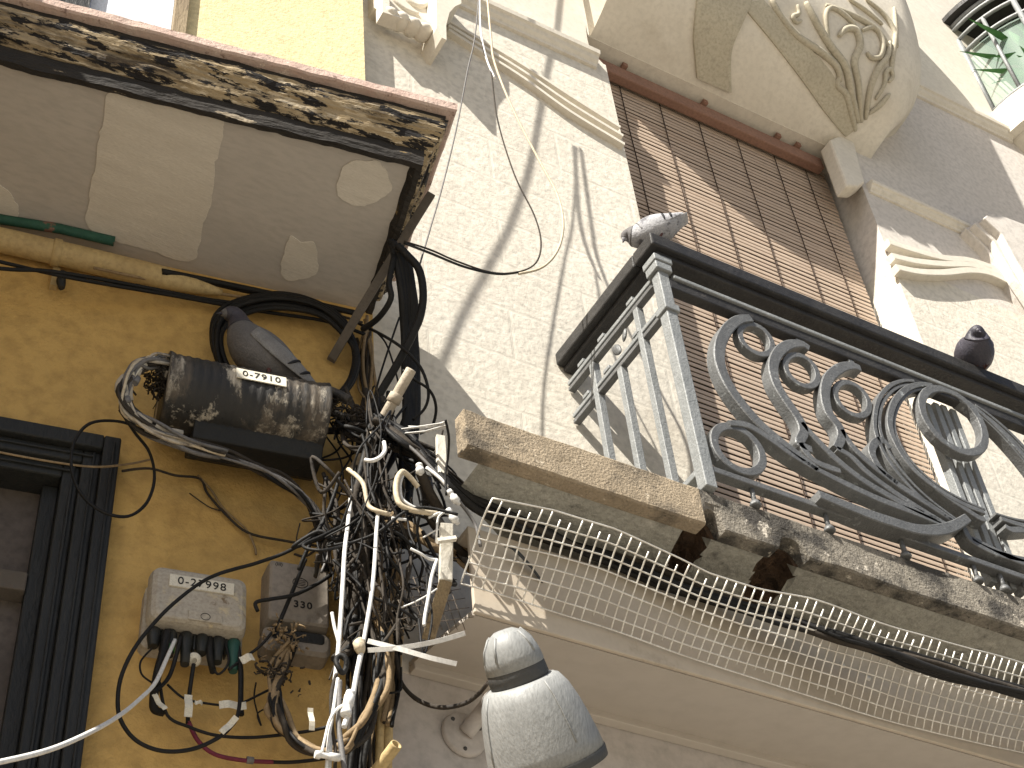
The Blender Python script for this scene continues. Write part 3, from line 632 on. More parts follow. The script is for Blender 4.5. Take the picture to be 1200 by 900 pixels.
# front scrolls traced on the plane of the railing
Z6 = lambda pts: [PY(x, y, YS) for x, y in px2(3, 800, 300, pts)]
Z4 = lambda pts: [PY(x, y, YS) for x, y in px2(3, 1000, 380, pts)]
def scroll(P, w=.026, d=.034, m='iron', taper=True, closed=False, n=8, dy=0.0):
    P = [p + Vector((0, dy, 0)) for p in spline(P, n, closed)]
    for i in range(len(P)): P[i].y += .0
    N = len(P); w *= 1.22; d *= 1.25; ww = [w * (.75 + .25 * min(1, 4 * min(i, N - 1 - i) / N)) if taper and not closed else w for i in range(N)]
    mb = MB(); mb.flatbar(P, ww, (0, 1, 0), d, closed); both(mb, 'scroll', m)
def ring(c, a, b, ang, w=.022, d=.03, Z=Z6, dy=0.0):
    pts = [(c[0] + a * math.cos(t) * math.cos(ang) - b * math.sin(t) * math.sin(ang), c[1] + a * math.cos(t) * math.sin(ang) + b * math.sin(t) * math.cos(ang)) for t in [2 * math.pi * i / 28 for i in range(28)]]
    P = [p + Vector((0, dy, 0)) for p in Z(pts)]; mb = MB(); mb.flatbar(P, w, (0, 1, 0), d, True); (both(mb, 'ring', 'iron') if a < 130 else mb.build('ring', 'iron', ra))
scroll(Z6([(228, 232), (185, 238), (148, 268), (122, 318), (118, 380), (142, 452), (190, 525), (260, 605), (340, 672), (460, 765)]), .034)
scroll(Z6([(460, 765), (560, 815), (680, 870), (800, 915), (905, 960)]), .022)
ring((250, 302), 66, 42, .72)
scroll(Z6([(432, 338), (405, 322), (362, 325), (325, 352), (306, 400), (318, 462), (352, 520), (398, 588), (412, 632), (398, 672), (440, 695)]), .032)
scroll(Z6([(405, 600), (440, 640), (520, 722), (610, 795), (700, 850), (800, 905), (930, 965)]), .024)
scroll(Z6([(398, 672), (450, 735), (540, 770)]), .022)
ring((410, 412), 66, 44, .76)
scroll(Z6([(612, 408), (580, 398), (540, 408), (502, 442), (488, 495), (500, 560), (536, 612), (545, 650), (528, 690)]), .032)
scroll(Z6([(545, 625), (590, 690), (660, 755), (740, 815), (840, 880), (940, 945)]), .024)
scroll(Z6([(528, 690), (580, 720), (640, 778), (720, 838), (800, 890), (900, 950)]), .022)
ring((588, 512), 70, 46, .78)
scroll(Z6([(800, 452), (760, 452), (712, 472), (676, 520), (662, 590), (672, 655), (712, 735), (775, 815), (850, 885), (950, 955)]), .013, .034)
scroll(Z6([(800, 466), (765, 466), (725, 486), (692, 530), (680, 592), (690, 650), (730, 728), (790, 805), (865, 875), (960, 945)]), .010, .03)
scroll(Z6([(715, 690), (690, 662), (662, 672), (652, 705), (680, 760), (740, 815)]), .024)
scroll(Z6([(865, 468), (820, 465), (770, 484), (730, 530), (714, 600), (735, 670), (790, 755), (870, 825), (960, 880), (1045, 915)]), .020, .036)
scroll(Z6([(860, 480), (815, 482), (775, 502), (745, 545), (732, 605), (752, 670), (802, 745), (880, 815), (970, 868), (1050, 903)]), .008, .030)
ring((938, 592), 138, 78, .80, .032, .034, dy=-.006)
for t, bq in (((275, 262), (490, 862)), ((305, 262), (518, 872)), ((332, 270), (560, 880)), ((365, 285), (600, 890))):
    a, b2 = Z4([t])[0], Z4([bq])[0]; mb = MB(); x = a.x
    mb.box((x - .012, YS + .020, ZT + .05), (x + .012, YS + .052, a.z)); mb.build('bar', 'iron_light', ra, bevel=.002)
ring((186, 690), 100, 62, .72, .028, .034)
scroll(Z6([(150, 602), (215, 610), (290, 655), (370, 712), (462, 768)]), .022)
scroll(Z4([(-150, 628), (0, 688), (100, 722), (190, 748), (260, 752), (320, 738), (372, 708)]), .034, .05, dy=-.012)
scroll(Z4([(368, 715), (400, 770), (470, 810), (540, 832), (640, 850)]), .022)
scroll(Z4([(520, 722), (545, 735), (600, 732), (650, 728)]), .02)
mb = MB(); a = Z6([(80, 745)])[0]; bz = a.z
mb.box((RX + .02, YS - .016, bz - .022), (X1 - .02, YS + .016, bz)); mb.build('bottom_rail', 'iron', ra, bevel=.003)
mb = MB(); mb.box((RX - .016, YS + .02, bz - .022), (RX + .016, -.02, bz)); both(mb, 'side_bottom_rail', 'iron_light', .003)
for x in (RX + .16, RX + .42, RX + .70, RX + .98, XC - .05):
    mb = MB(); mb.lathe([(.014, 0), (.018, .006), (.012, .02)], (x, YS, ZT - .002), (0, 0, 1), 12, True); mb.tube([Vector((x, YS, ZT)), Vector((x, YS, bz))], .008, 6); both(mb, 'foot', 'iron')
for q in ((405, 318), (588, 388)):
    p = Z6([q])[0]; mb = MB(); mb.box((p.x - .012, YS - .014, p.z - .01), (p.x + .012, YS + .014, z2 - .0485)); both(mb, 'hanger', 'iron', .002)

# ------------------------------------------------------------------ shop canopy and its fascia
YF = -.33
fa = thing('shop_canopy', (3.3, -.16, 2.3), 'tan metal fascia and pale lining of the shop canopy below the balcony slab', 'canopy')
FX0, FX1 = 1.644, 5.4
mb = MB(); mb.box((FX0, YF - .012, 2.395), (FX1, YF, 2.668)); mb.box((FX0, YF, 2.65), (FX1, YF + .05, 2.668)); mb.build('fascia', 'fascia', fa, bevel=.003)
for v in ():
    pass
mb = MB(); mb.prism([Vector((FX0, YF + .002, 2.395)), Vector((FX1, YF + .002, 2.395)), Vector((FX1, 0, 2.462)), Vector((FX0, 0, 2.462))], [Vector((FX0, YF + .002, 2.407)), Vector((FX1, YF + .002, 2.407)), Vector((FX1, 0, 2.474)), Vector((FX0, 0, 2.474))]); mb.build('lining', 'canopy', fa)
mb = MB(); mb.box((FX0, -.03, 2.436), (FX1, .002, 2.4595)); mb.build('edge_trim', 'canopy', fa, bevel=.003)
for q in ((880, 735), (987, 780), (1017, 795), (610, 655)):
    p = PY(*q, YF - .013); mb = MB(); mb.lathe([(.001, .007), (.006, .006), (.008, .002), (.009, 0)], p, (0, -1, 0), 10); mb.build('bolt', 'wire', fa)
fp = MB(); P = [PY(592, 641, YF - .03), PY(604, 645, YF - .045), PY(622, 664, YF - .03), PY(636, 683, YF - .013)]
fp.flatbar(spline(P, 6), [.012] * 6 + [.022] * 6 + [.016] * 6 + [.003], (.3, -1, .3), .003); fp.build('torn_flap', 'lamp_dark', fa)

# ------------------------------------------------------------------ wire mesh
TOPP = [(560, 583), (578, 585), (650, 598), (720, 620), (800, 656), (830, 671), (890, 691), (950, 704), (1010, 723), (1080, 743), (1140, 763), (1200, 779), (1300, 805), (1420, 838)]
BOTP = [(553, 690), (620, 709), (700, 733), (800, 769), (900, 801), (1000, 834), (1100, 861), (1200, 884), (1300, 908), (1420, 938)]
def edge(P, y):
    Q = [PY(a, b2, y) for a, b2 in P]
    def f(x):
        for a, b2 in zip(Q, Q[1:]):
            if x <= b2.x: return a.z + (b2.z - a.z) * (x - a.x) / (b2.x - a.x)
        return Q[-1].z
    return f
ftop, fbot = edge(TOPP, -.535), edge(BOTP, YF - .02)
NR = 7; x = 1.60; wm = MB(); cols = []
def mpt(x, t):
    zt_, zb_ = ftop(x), fbot(x); yb_, yt_ = YF - .022, -.535
    y = yb_ + (yt_ - yb_) * t ** 1.1; z = zb_ + (zt_ - zb_) * t
    return Vector((x + .006 * nz3(x * 2, t * 3, 1), y + .010 * nz3(x * 3.3, t * 2, 5), z + .006 * nz3(x * 2.7, t * 2.5, 9)))
xs = []
while x < 3.95: xs.append(x); x += .0292
for i, x in enumerate(xs):
    t0 = 0 if random.random() > .12 else .1; t1 = 1.0 + (.012 if random.random() > .3 else -.06)
    wm.tube([mpt(x, t0 + (t1 - t0) * k / 8) for k in range(9)], 0.0024, 5)
for j in range(NR + 1):
    t = j / NR
    seg = []; k0 = 0
    P = [mpt(x, t) + Vector((0, -.002, 0)) for x in xs]
    if j == 99: P = P[0:28] + P[28:]
    wm.tube(P, 0.0024, 5)
wm.build('wire_mesh', 'wire', None, label='pale square wire mesh bent along the top of the tan shop fascia', category='wire mesh')
om = MB()
for k in range(11):
    om.tube([PC(430 + k * 9, 688 - k * 2 + 6 * nz3(k, 1, 1), .16), PC(455 + k * 9, 738 + 5 * nz3(k, 2, 1), .22)], .0011, 4)
for k in range(6): om.tube([PC(424 + k * 6, 690 + k * 10, .16 + .012 * k), PC(475 + k * 5, 680 + k * 10, .16 + .012 * k), PC(530 + k * 5, 668 + k * 11, .16 + .012 * k)], .0011, 4)
om.build('wire_mesh', 'old_wire', None, label='small rusted piece of wire mesh tangled among cables left of the fascia', category='wire mesh')

# ------------------------------------------------------------------ street lamp
rr_ = ray(620, 820).normalized(); A0 = CAM + ray(589, 738).normalized() * 3.33; B0 = CAM + ray(641, 891).normalized() * 3.37
ax = (B0 - A0).normalized(); L = (B0 - A0).length
def rad(px): return px * 3.33 / F * 1.0 * (F / (F * 1.02))
la = thing('wall_lamp', A0, 'weathered pale grey lamp with a bell shade and domed cap fixed to the shop wall', 'lamp')
px = rad(1)
q = MB(); q.lathe([(1 * px, 0), (12 * px, 1 * px), (22 * px, 7 * px), (30 * px, 18 * px), (34.5 * px, 32 * px), (36 * px, 46 * px), (35 * px, 47 * px), (33 * px, 46 * px), (20 * px, 36 * px)], A0, ax, 40); q.build('cap', 'lamp', la)
for a in (.4, 1.1, 1.9, 2.6, 4.2, 5.2):
    o = ax.orthogonal().normalized(); o2 = ax.cross(o); d = o * math.cos(a) + o2 * math.sin(a); q = MB()
    q.tube([A0 + d * 21 * px + ax * 5 * px, A0 + d * 30.3 * px + ax * 18 * px, A0 + d * 34.8 * px + ax * 32 * px], .0028, 5); q.build('rib', 'lamp', la)
q = MB(); q.lathe([(33 * px, 42 * px), (35.5 * px, 47.5 * px), (36.5 * px, 62 * px), (34 * px, 66 * px), (30 * px, 68 * px)], A0, ax, 40); q.build('neck_band', 'lamp_dark', la)
q = MB(); q.lathe([(31 * px, 64 * px), (40 * px, 64.5 * px), (47 * px, 68 * px), (54.5 * px, 82 * px), (60.5 * px, 102 * px), (65 * px, 124 * px), (68.5 * px, 146 * px), (70.5 * px, 164 * px), (68.5 * px, 164 * px), (62 * px, 124 * px), (52 * px, 84 * px), (40 * px, 70 * px)], A0, ax, 56); sh = q.build('shade', 'lamp', la)
q = MB(); q.lathe([(70.8 * px, 163 * px), (71.5 * px, 165 * px), (71 * px, 176 * px), (68 * px, 177 * px), (67.5 * px, 166 * px)], A0, ax, 56); q.build('rim', 'lamp_dark', la)
for a in (.9, 2.2, 4.0, 5.5):
    o = ax.orthogonal().normalized(); o2 = ax.cross(o); d = o * math.cos(a) + o2 * math.sin(a); q = MB()
    q.tube([A0 + d * r * px + ax * h * px for r, h in ((47.3, 67.5), (55, 82), (61, 102), (65.5, 124), (68.3, 143))], .0022, 5); q.build('seam', 'lamp', la)
pc = PY(543, 862, 0)
q = MB(); q.lathe([(.001, .014), (.058, .013), (.062, .009), (.063, 0)], pc, (0, -1, 0), 36); q.build('wall_plate', 'shop_wall', la)
for a in (.5, 2.4, 4.6):
    o = pc + Vector((.048 * math.cos(a), -.013, .048 * math.sin(a))); q = MB(); q.lathe([(.0005, .004), (.005, .003), (.006, 0)], o, (0, -1, 0), 8); q.build('screw', 'lamp_dark', la)
ae = A0 + ax * 66 * px; q = MB(); q.tube(spline([pc + Vector((0, -.01, 0)), pc + Vector((.02, -.10, .035)), pc.lerp(ae, .55) + Vector((0, -.01, .02)), ae], 6), .022, 16); q.build('arm', 'shop_wall', la)
mid = pc.lerp(ae, .62) + Vector((0, 0, .012)); q = MB(); q.tube([mid - (ae - pc).normalized() * .022, mid + (ae - pc).normalized() * .03], .027, 16); q.build('clamp', 'lamp_dark', la)

# ------------------------------------------------------------------ boxes on the ochre wall
def uz(px, py, n): d = PW(px, py, n) - YP; return d.dot(YD), d.z
def rrect(u0, u1, z0, z1, r, k=5):
    out = []
    for cx, cz, a0 in ((u1 - r, z1 - r, 0), (u0 + r, z1 - r, 90), (u0 + r, z0 + r, 180), (u1 - r, z0 + r, 270)):
        for i in range(k + 1): a = R(a0 + 90 * i / k); out.append((cx + r * math.cos(a), cz + r * math.sin(a)))
    return out
def rbox(mb, u0, u1, z0, z1, levels, r=.02):
    mb.loft([[W(u, n, z) for u, z in rrect(u0 + i, u1 - i, z0 + i, z1 - i, max(r - i * .3, .003))] for n, i in levels], True, True, smooth=False); return mb
u0, z1_ = uz(179, 661, .09); u1, z0_ = uz(288, 745, .09)
jx = thing('junction_box', W((u0 + u1) / 2, 0, z0_), 'dirty grey beige junction box numbered 0-27998 beside the black window frame', 'junction box')
mb = MB(); rbox(mb, u0 - .004, u1 + .004, z0_ - .035, z1_ - .02, [(0, 0), (.035, 0), (.055, .02)]); mb.build('body', 'box', jx)
mb = MB(); mb.loft([[W(u, n + (.012 if z < (z0_ + z1_) / 2 else 0) * (n > .05), z) for u, z in rrect(u0 + i, u1 - i, z0_ + i * .4, z1_ - i, .022)] for n, i in ((.0555, -.002), (.075, 0), (.088, .004), (.096, .014), (.098, .022))], True, True, smooth=False); mb.build('lid', 'box', jx)
for z in [z0_ + .012 + .006 * k for k in range(2)]: pass
for k in range(6):
    uu = u0 + .022 + (u1 - u0 - .044) * k / 5; mb = MB(); g = W(uu, .062, z0_ - .001)
    mb.lathe([(.014, 0), (.017, .008), (.0155, .03), (.012, .05), (.0105, .052 + .02 * (k % 3))], g, Vector((0, 0, -1)) + YN * .1, 14, True); gg = mb.build('cable_gland', 'gland_green' if k == 5 else 'gland', jx)
    if k == 1: mb = MB(); mb.lathe([(.0125, .045), (.013, .047), (.0125, .062), (.011, .063)], g, Vector((0, 0, -1)) + YN * .1, 14); mb.build('green_band', 'green_band', gg)
mb = MB(); pg = PW(227, 773, .06); mb.lathe([(.006, .012), (.012, .01), (.017, .006), (.017, 0), (.014, -.02)], pg, Vector((0, 0, -1)) * .7 + YN * .7, 20); mb.lathe([(.001, .006), (.0065, .006)], pg, Vector((0, 0, -1)) * .7 + YN * .7, 12); mb.build('grommet', 'plate', jx)
mb = MB()
for k in range(9): uu = u0 + .015 + (u1 - u0 - .03) * k / 8; mb.wbox(uu - .002, uu + .002, .045, .07, z0_ - .045, z0_ - .002)
mb.build('socket_rack', 'gland', jx)
uc, zc = uz(236, 687, .099); mb = MB(); mb.wbox(uc - .077, uc + .077, .0985, .1065, zc - .017, zc + .017); pt_ = mb.build('number_plate', 'plate', jx)
letters('number', '0-27998', .031, wallmtx(W(uc, .1068, zc), 0), pt_, bold=0, spacing=1.15)
uc2, zc2 = uz(240, 725, .106); fr = MB(); fr.wbox(uc2 - .04, uc2 + .04, .10, .1135, zc2 - .013, zc2 + .013); fp2 = fr.build('rating_plate', 'box', jx, bevel=.002)
mb = MB(); mb.tube([W(uc2 + .011 * math.cos(t), .114, zc2 + .0095 * math.sin(t)) for t in [2 * math.pi * i / 20 for i in range(20)]], .0008, 4, True); mb.build('mark_ring', 'ink', fp2)

u0, z1_ = uz(317, 655, .075); u1, z0_ = uz(386, 735, .075)
j2 = thing('junction_box', W((u0 + u1) / 2, 0, z0_), 'brown grey junction box numbered 330 wrapped in dark cables near the corner', 'junction box')
mb = MB(); mb.loft([[W(u, n, z) for u, z in rrect(u0 + i, u1 - i, z0_ + i, z1_ - i, .008)] for n, i in ((0, -.004), (.05, -.002), (.0705, 0), (.076, .005))], True, True, smooth=False); mb.build('lid', 'box_dark', j2)
mb = MB(); rbox(mb, u0 - .008, u1 + .01, z0_ - .075, z0_ - .006, [(0, 0), (.05, 0), (.06, .008)]); mb.build('body', 'box_dark', j2)
mb = MB(); rbox(mb, u0 + .01, u1 - .008, z0_ - .046, z0_ - .014, [(.0603, 0), (.0625, .003)], .01); mb.build('slot', 'splice_low', j2)
uc, zc = uz(355, 709, .077); letters('number', '330', .028, wallmtx(W(uc, .0763, zc)), j2, bold=.0006, spacing=1.2)
uc, zc = uz(327, 661, .077); letters('mark', '(III)', .014, wallmtx(W(uc, .0763, zc)), j2)
uc, zc = uz(352, 683, .077); mb = MB(); mb.tube([W(uc + .019 * math.cos(t), .0763, zc + .015 * math.sin(t)) for t in [2 * math.pi * i / 26 for i in range(26)]], .0012, 4, True)
for k in range(4): mb.tube([W(uc - .013, .0763, zc - .007 + .005 * k), W(uc + .013, .0763, zc - .007 + .005 * k)], .0008, 4)
mb.build('emblem', 'ink', j2)

# splice closure
cz, cn, cr = 3.032, .135, .108; ua, ub_ = -.625, -.20
sc_ = thing('splice_closure', W(-.39, cn, 2.88), 'black cable splice cylinder streaked with droppings and numbered 0-7910', 'cable closure')
mb = MB(); prof = []
for k in range(73):
    d = (ub_ - ua) * k / 72; prof.append((cr + (.0020 if (k % 4) < 2 else 0) + (0 if 2 < k < 70 else .004), d))
prof = [(cr * .6, 0)] + prof + [(cr * .6, ub_ - ua)]
mb.lathe(prof, W(ua, cn, cz), YD, 40, True); mb.build('cylinder', 'splice', sc_)
mb = MB(); mb.loft([[W(u, n, z) for n, z in ((.05, 2.95), (.165, 2.95), (.172, 2.94), (.165, 2.92), (.15, 2.885), (.08, 2.88), (.05, 2.90))] for u in (-.54, -.2)], True, True, smooth=False); mb.build('base_tray', 'splice_low', sc_, bevel=.004)
cm = MB()
for k in range(15): uu = ua + .03 + k * .0225; cm.wbox(uu, uu + .012, .16, .185, 2.935, 2.955)
cm.build('clip_row', 'splice_low', sc_)
e = R(8); nd = YN * math.cos(e) + Vector((0, 0, 1)) * math.sin(e); pcx = W(-.39, cn, cz) + nd * (cr + .006)
up = Vector((0, 0, 1)) * math.cos(e) - YN * math.sin(e); mb = MB()
fr_ = [pcx + YD * sx * .066 + up * sy * .0195 for sx, sy in ((-1, -1), (1, -1), (1, 1), (-1, 1))]; mb.prism(fr_, [p - nd * .003 for p in fr_]); npl = mb.build('number_plate', 'plate', sc_)
mm = Matrix((YD, up, nd)).transposed().to_4x4(); mm.translation = pcx + nd * .0006; letters('number', '0-7910', .032, mm, npl, bold=0, spacing=1.15)
for pts, r in (([(378, 455, .15), (395, 462, .17), (410, 470, .18)], .014), ([(382, 480, .14), (400, 488, .16), (415, 492, .18)], .011), ([(384, 505, .12), (402, 505, .15), (418, 510, .16)], .010)):
    mb = MB(); mb.tube(spline([PW(*p) for p in pts], 5), r, 12); mb.build('outlet', 'splice', sc_)

# ------------------------------------------------------------------ pigeons
def pigeon(label, feet, heading, pitch, scale, mats, upright=False, tucked=False, headdrop=0.0, fluff=1.0, legs=True):
    ro = thing('pigeon', feet, label, 'pigeon', None)
    f = Vector(heading).normalized(); up = Vector((0, 0, 1)); lat = up.cross(f).normalized(); f = lat.cross(up)
    fx = f * math.cos(pitch) + up * math.sin(pitch); fz = up * math.cos(pitch) - f * math.sin(pitch)
    base = Vector(feet) + up * (.078 if upright else .070) * scale
    def T(x, y, z): return base + (fx * x + lat * y + fz * z) * scale
    hd = headdrop
    if upright:
        sp = [(-.165, -.118, .004, .022), (-.135, -.092, .007, .028), (-.10, -.062, .013, .032), (-.07, -.035, .029, .038), (-.04, -.012, .045, .048), (-.005, .012, .055, .055), (.03, .038, .056, .054), (.055, .066, .048, .046),
              (.070, .096, .035, .034), (.077, .120, .026, .025), (.084, .140, .022, .021), (.098, .151, .0215, .019), (.114, .150, .015, .014), (.127, .145, .006, .006)]
        wx0, wz0, wx1, wz1 = .048, .055, -.150, -.098; head = (.100, .154); bk0 = (.121, .147); bd = (.95, -.3)
    elif tucked:
        sp = [(-.135, -.022, .005, .028), (-.11, -.016, .014, .034), (-.08, -.008, .034, .042), (-.045, .0, .052, .054), (0, .012, .063, .062), (.042, .022, .061, .058), (.07, .038, .048, .046), (.086, .056, .036, .034), (.098, .064, .026, .024), (.110, .061, .014, .013), (.119, .056, .005, .005)]
        wx0, wz0, wx1, wz1 = .060, .034, -.125, -.012; head = (.098, .066); bk0 = (.113, .058); bd = (.9, -.45)
    else:
        sp = [(-.185, -.030, .004, .026), (-.15, -.024, .007, .030), (-.11, -.014, .012, .030), (-.075, -.004, .026, .036), (-.04, .006, .044, .048), (0, .014, .057, .056), (.04, .024, .060, .056), (.075, .040 - hd * .2, .052, .048),
              (.10, .068 - hd * .45, .037, .035), (.116, .098 - hd * .75, .026, .026), (.126, .122 - hd, .022, .021), (.140, .136 - hd * 1.1, .0215, .019), (.156, .138 - hd * 1.2, .015, .014), (.168, .134 - hd * 1.25, .006, .006)]
        wx0, wz0, wx1, wz1 = .072, .036, -.165, -.022; head = (.143, .139 - hd * 1.1); bk0 = (.163, .135 - hd * 1.23); bd = (.9, -.45)
    P = spline([Vector((a, 0, b)) for a, b, c, d in sp], 4); Rr = spline([Vector((c, d, 0)) for a, b, c, d in sp], 4); rings = []
    for i, p in enumerate(P):
        t = (P[min(i + 1, len(P) - 1)] - P[max(i - 1, 0)]).normalized(); nn = Vector((-t.z, 0, t.x)); c, d = Rr[i].x * fluff, Rr[i].y * fluff
        rings.append([T(*(p + nn * c * math.cos(a) + Vector((0, d * math.sin(a), 0)))) for a in [2 * math.pi * k / 20 for k in range(20)]])
    mb = MB(); mb.loft(rings); mb.build('body', mats[0], ro)
    j = int(len(P) * .64); mb = MB(); mb.loft([[q + (q - sum(r, Vector()) / len(r)) * .035 for q in r] for r in rings[j:-3]]); mb.build('head', mats[1], ro)
    axis = Vector((wx1 - wx0, 0, wz1 - wz0)).normalized(); wn_ = Vector((-axis.z, 0, axis.x)); wn_ = wn_ if wn_.z > 0 else -wn_
    for s in (-1, 1):
        def wpt(t, a, out=0.0):
            c = Vector((wx0 + (wx1 - wx0) * t, 0, wz0 + (wz1 - wz0) * t)) - wn_ * .012 * t * (1 - t)
            hgt = .037 * math.sin(math.pi * min(1, t * .8 + .2)) ** .7 * (1 - .25 * t) + .003 * (1 - t)
            yc_ = s * (.051 * math.cos((t - .3) * 1.35) * fluff)
            q = c + wn_ * hgt * math.sin(a) * (1.0 if math.sin(a) > 0 else .95); yy = yc_ * (1 - .30 * max(0, math.sin(a)) ** 2) + s * (.008 * (1.15 - t) * math.cos(a) + out)
            return T(q.x, yy, q.z)
        mb = MB(); mb.loft([[wpt(k / 14, 2 * math.pi * q / 16) for q in range(16)] for k in range(15)]); wg = mb.build('wing', mats[2], ro)
        for t0 in (.52, .68):
            mb = MB(); mb.tube([wpt(t0 + .05 * q / 6, (-.9 + 1.8 * q / 6), .0012) for q in range(7)], [.001, .003, .0042, .0045, .004, .003, .001], 6); mb.build('wing_bar', 'pig_bar', wg)
        mb = MB(); mb.ellipsoid(T(head[0], s * .0178, head[1]), (fx * .0035 * scale, fz * .0035 * scale, lat * .002 * scale), 8, 6); mb.build('eye', 'eye', ro)
        if legs:
            a = T(.0, s * .022, -.030); b2 = Vector(feet) + lat * s * .022 * scale + f * .005 * scale; mb = MB(); mb.tube([a, a.lerp(b2, .5) - f * .004, b2 + up * .004], [.010 * scale, .005 * scale, .0035 * scale], 8)
            for an in (-.5, 0, .5, math.pi):
                d = f * math.cos(an) + lat * math.sin(an); mb.tube([b2 + up * .004, b2 + d * .013 * scale + up * .005, b2 + d * .025 * scale + up * .002], [.003, .0025, .0012], 6)
            mb.build('leg', 'pig_foot', ro)
    mb = MB(); h0 = T(bk0[0], 0, bk0[1]); mb.tube([h0, h0 + (fx * bd[0] + fz * bd[1]) * .012 * scale, h0 + (fx * bd[0] + fz * bd[1] * 1.3) * .022 * scale], [.0052 * scale, .004 * scale, .0008], 8); mb.build('beak', 'pig_dark', ro)
    return ro
ft = W(uz(311, 440, .13)[0], .135, cz + cr + .002)
pigeon('dark grey pigeon standing on the black splice cylinder under the peeling balcony', ft, -YD + YN * .08, 0, 1.05, ('pig_body', 'pig_dark', 'pig_wing'), upright=True, fluff=1.15)
pigeon('mottled grey and white pigeon bending on the corner of the balcony handrail', (RX + .012, YS - .02, zt), (-1, .75, 0), R(-33), .84, ('pig_white', 'pig_body', 'pig_white'), tucked=True)
p3 = PY(1143, 449, YS)
pigeon('dark slate pigeon hunched on the long handrail at right', (p3.x, YS - .035, zt), (-.6, -1, 0), R(-20), .90, ('pig_dark', 'pig_dark', 'pig_dark'), tucked=True, fluff=1.22)
# ------------------------------------------------------------------ cables
def cable(pts, r, m, label=None, group=None, n=6, name='cable', plane=PC, seg=6, wob=0.0):
    P = spline([plane(*p) for p in pts], seg)
    if wob:
        s = random.random() * 50
        P = [p + noise.noise_vector(p * 9 + Vector((s, 0, s))) * wob for p in P]
    mb = MB(); mb.tube(P, r, n); o = mb.build(name, m)
    o['label'] = label; o['category'] = 'cable'
    if group: o['group'] = group
    return o
def bunch(pts, k, spread, rr, mats, label, group, d_spread=.02, wob=.004, ends=1.0):
    """k separate cables following one run; each is its own object"""
    for i in range(k):
        s = random.random() * 90; out = []
        for j, (x, y, d) in enumerate(pts):
            out.append((x + spread * nz3(j * .55, s, 1) * 1.6 + spread * random.uniform(-.25, .25), y + spread * nz3(j * .55, s, 7) * 1.6, max(.012, d + d_spread * nz3(j * .5, s, 4) * 1.6)))
        r = random.uniform(*rr)
        cable(out, r, random.choice(mats), label, group, wob=wob)

# runs along the top of the ochre wall
cable([(-330, 235, .02), (-30, 300, .02), (80, 325, .025), (200, 346, .03), (300, 364, .03), (380, 376, .04), (428, 392, .05)], .006, 'c_black', 'lowest black cable running along the top of the ochre wall')
cable([(-330, 262, .03), (-30, 311, .03), (60, 318, .03), (150, 333, .03), (250, 352, .03), (330, 360, .05), (390, 372, .06)], .0065, 'c_black', 'black cable pinned below the cream pipe and crossing the lowest one')
cable([(110, 314, .02), (220, 337, .02), (300, 351, .03), (400, 366, .03)], .005, 'c_tan', 'tan cable painted over between pipe and black cables')
cable([(190, 318, .05), (240, 328, .045), (330, 347, .04), (421, 368, .04)], .010, 'c_black', 'thick dark cable tucked under the soffit from pipe end to corner')
cable([(170, 312, .03), (260, 336, .03), (350, 356, .03), (425, 378, .05)], .004, 'c_dusty', 'dusty thin cable just below the thick dark one under the soffit')
mb = MB(); a = PW(73, 322, .04); mb.tube([a + Vector((0, 0, .012)), a, a - Vector((0, 0, .03)), a - Vector((0, 0, .055)) + YD * .004], [.008, .011, .014, .009], 8); mb.build('cable_clamp', 'gland', None, label='small dark clamp dangling from the cables below the cream pipe', category='clamp')

# coil beside the pigeon
base = [(282, 452), (262, 428), (254, 402), (259, 376), (284, 358), (325, 352), (368, 360), (402, 382), (417, 414), (412, 446), (392, 470)]
for k in range(6):
    s = k * 2.6 - 6
    cable([(335 + (x - 335) * (1 - s * .012) + random.uniform(-2, 2) + (s * .8 if x > 330 else -s * .25), 412 + (y - 412) * (1 - s * .006) + random.uniform(-1.5, 1.5) + (s * .9 if y < 390 else 0), .05 + .012 * (k % 3)) for x, y in base], random.uniform(.006, .009), 'c_black', 'black cable of the big hanging coil behind the pigeon', 'cables of the black coil')
# thick black bundle down the corner
for k in range(5):
    cable([(458 + k * 2.0, 282 + k * 3, .34), (466 + k * 3.2, 308, .32), (471 + k * 3.4, 345, .28), (473 + k * 3.6, 390, .22), (475 + k * 3.2, 440, .18), (474 + k * 3.4, 500, .15), (470 + k * 3, 560, .12), (462 + k * 3, 640, .10)], .0105 + .0015 * (k % 2), 'c_black', 'thick black cable of the upright bundle between the two houses', 'thick upright black cables', n=9, wob=.006)
cable([(466, 288, .36), (478, 300, .36), (491, 316, .35), (496, 342, .33), (493, 369, .30), (484, 391, .27), (467, 424, .22), (447, 458, .17), (430, 490, .13)], .0115, 'c_black', 'thick black cable bowing out right of the upright bundle', n=9)
cable([(462, 300, .33), (456, 330, .3), (458, 350, .28), (444, 372, .22), (425, 386, .15)], .009, 'c_black', 'black cable hooked up under the peeling balcony corner', n=8)
cable([(418, 378, .10), (447, 392, .2), (473, 409, .25), (493, 431, .27), (502, 458, .25), (498, 478, .22), (484, 492, .2)], .0045, 'c_black', 'thin black cable arching from soffit to the right of the pale conduit')
cable([(472, 434, .3), (486, 445, .3), (504, 458, .28), (511, 478, .24), (506, 500, .2), (492, 508, .18)], .0042, 'c_black', 'second thin black cable arching beside the cream wall')
cable([(440, 388, .1), (452, 402, .12), (462, 430, .12), (470, 462, .12)], .003, 'c_black', 'thin black wire crossing behind the upright bundle')
cable([(468, 372, .14), (460, 395, .14), (450, 425, .13), (442, 452, .12), (436, 480, .1)], .003, 'c_black', 'thin black wire slanting down left before the cream edge')
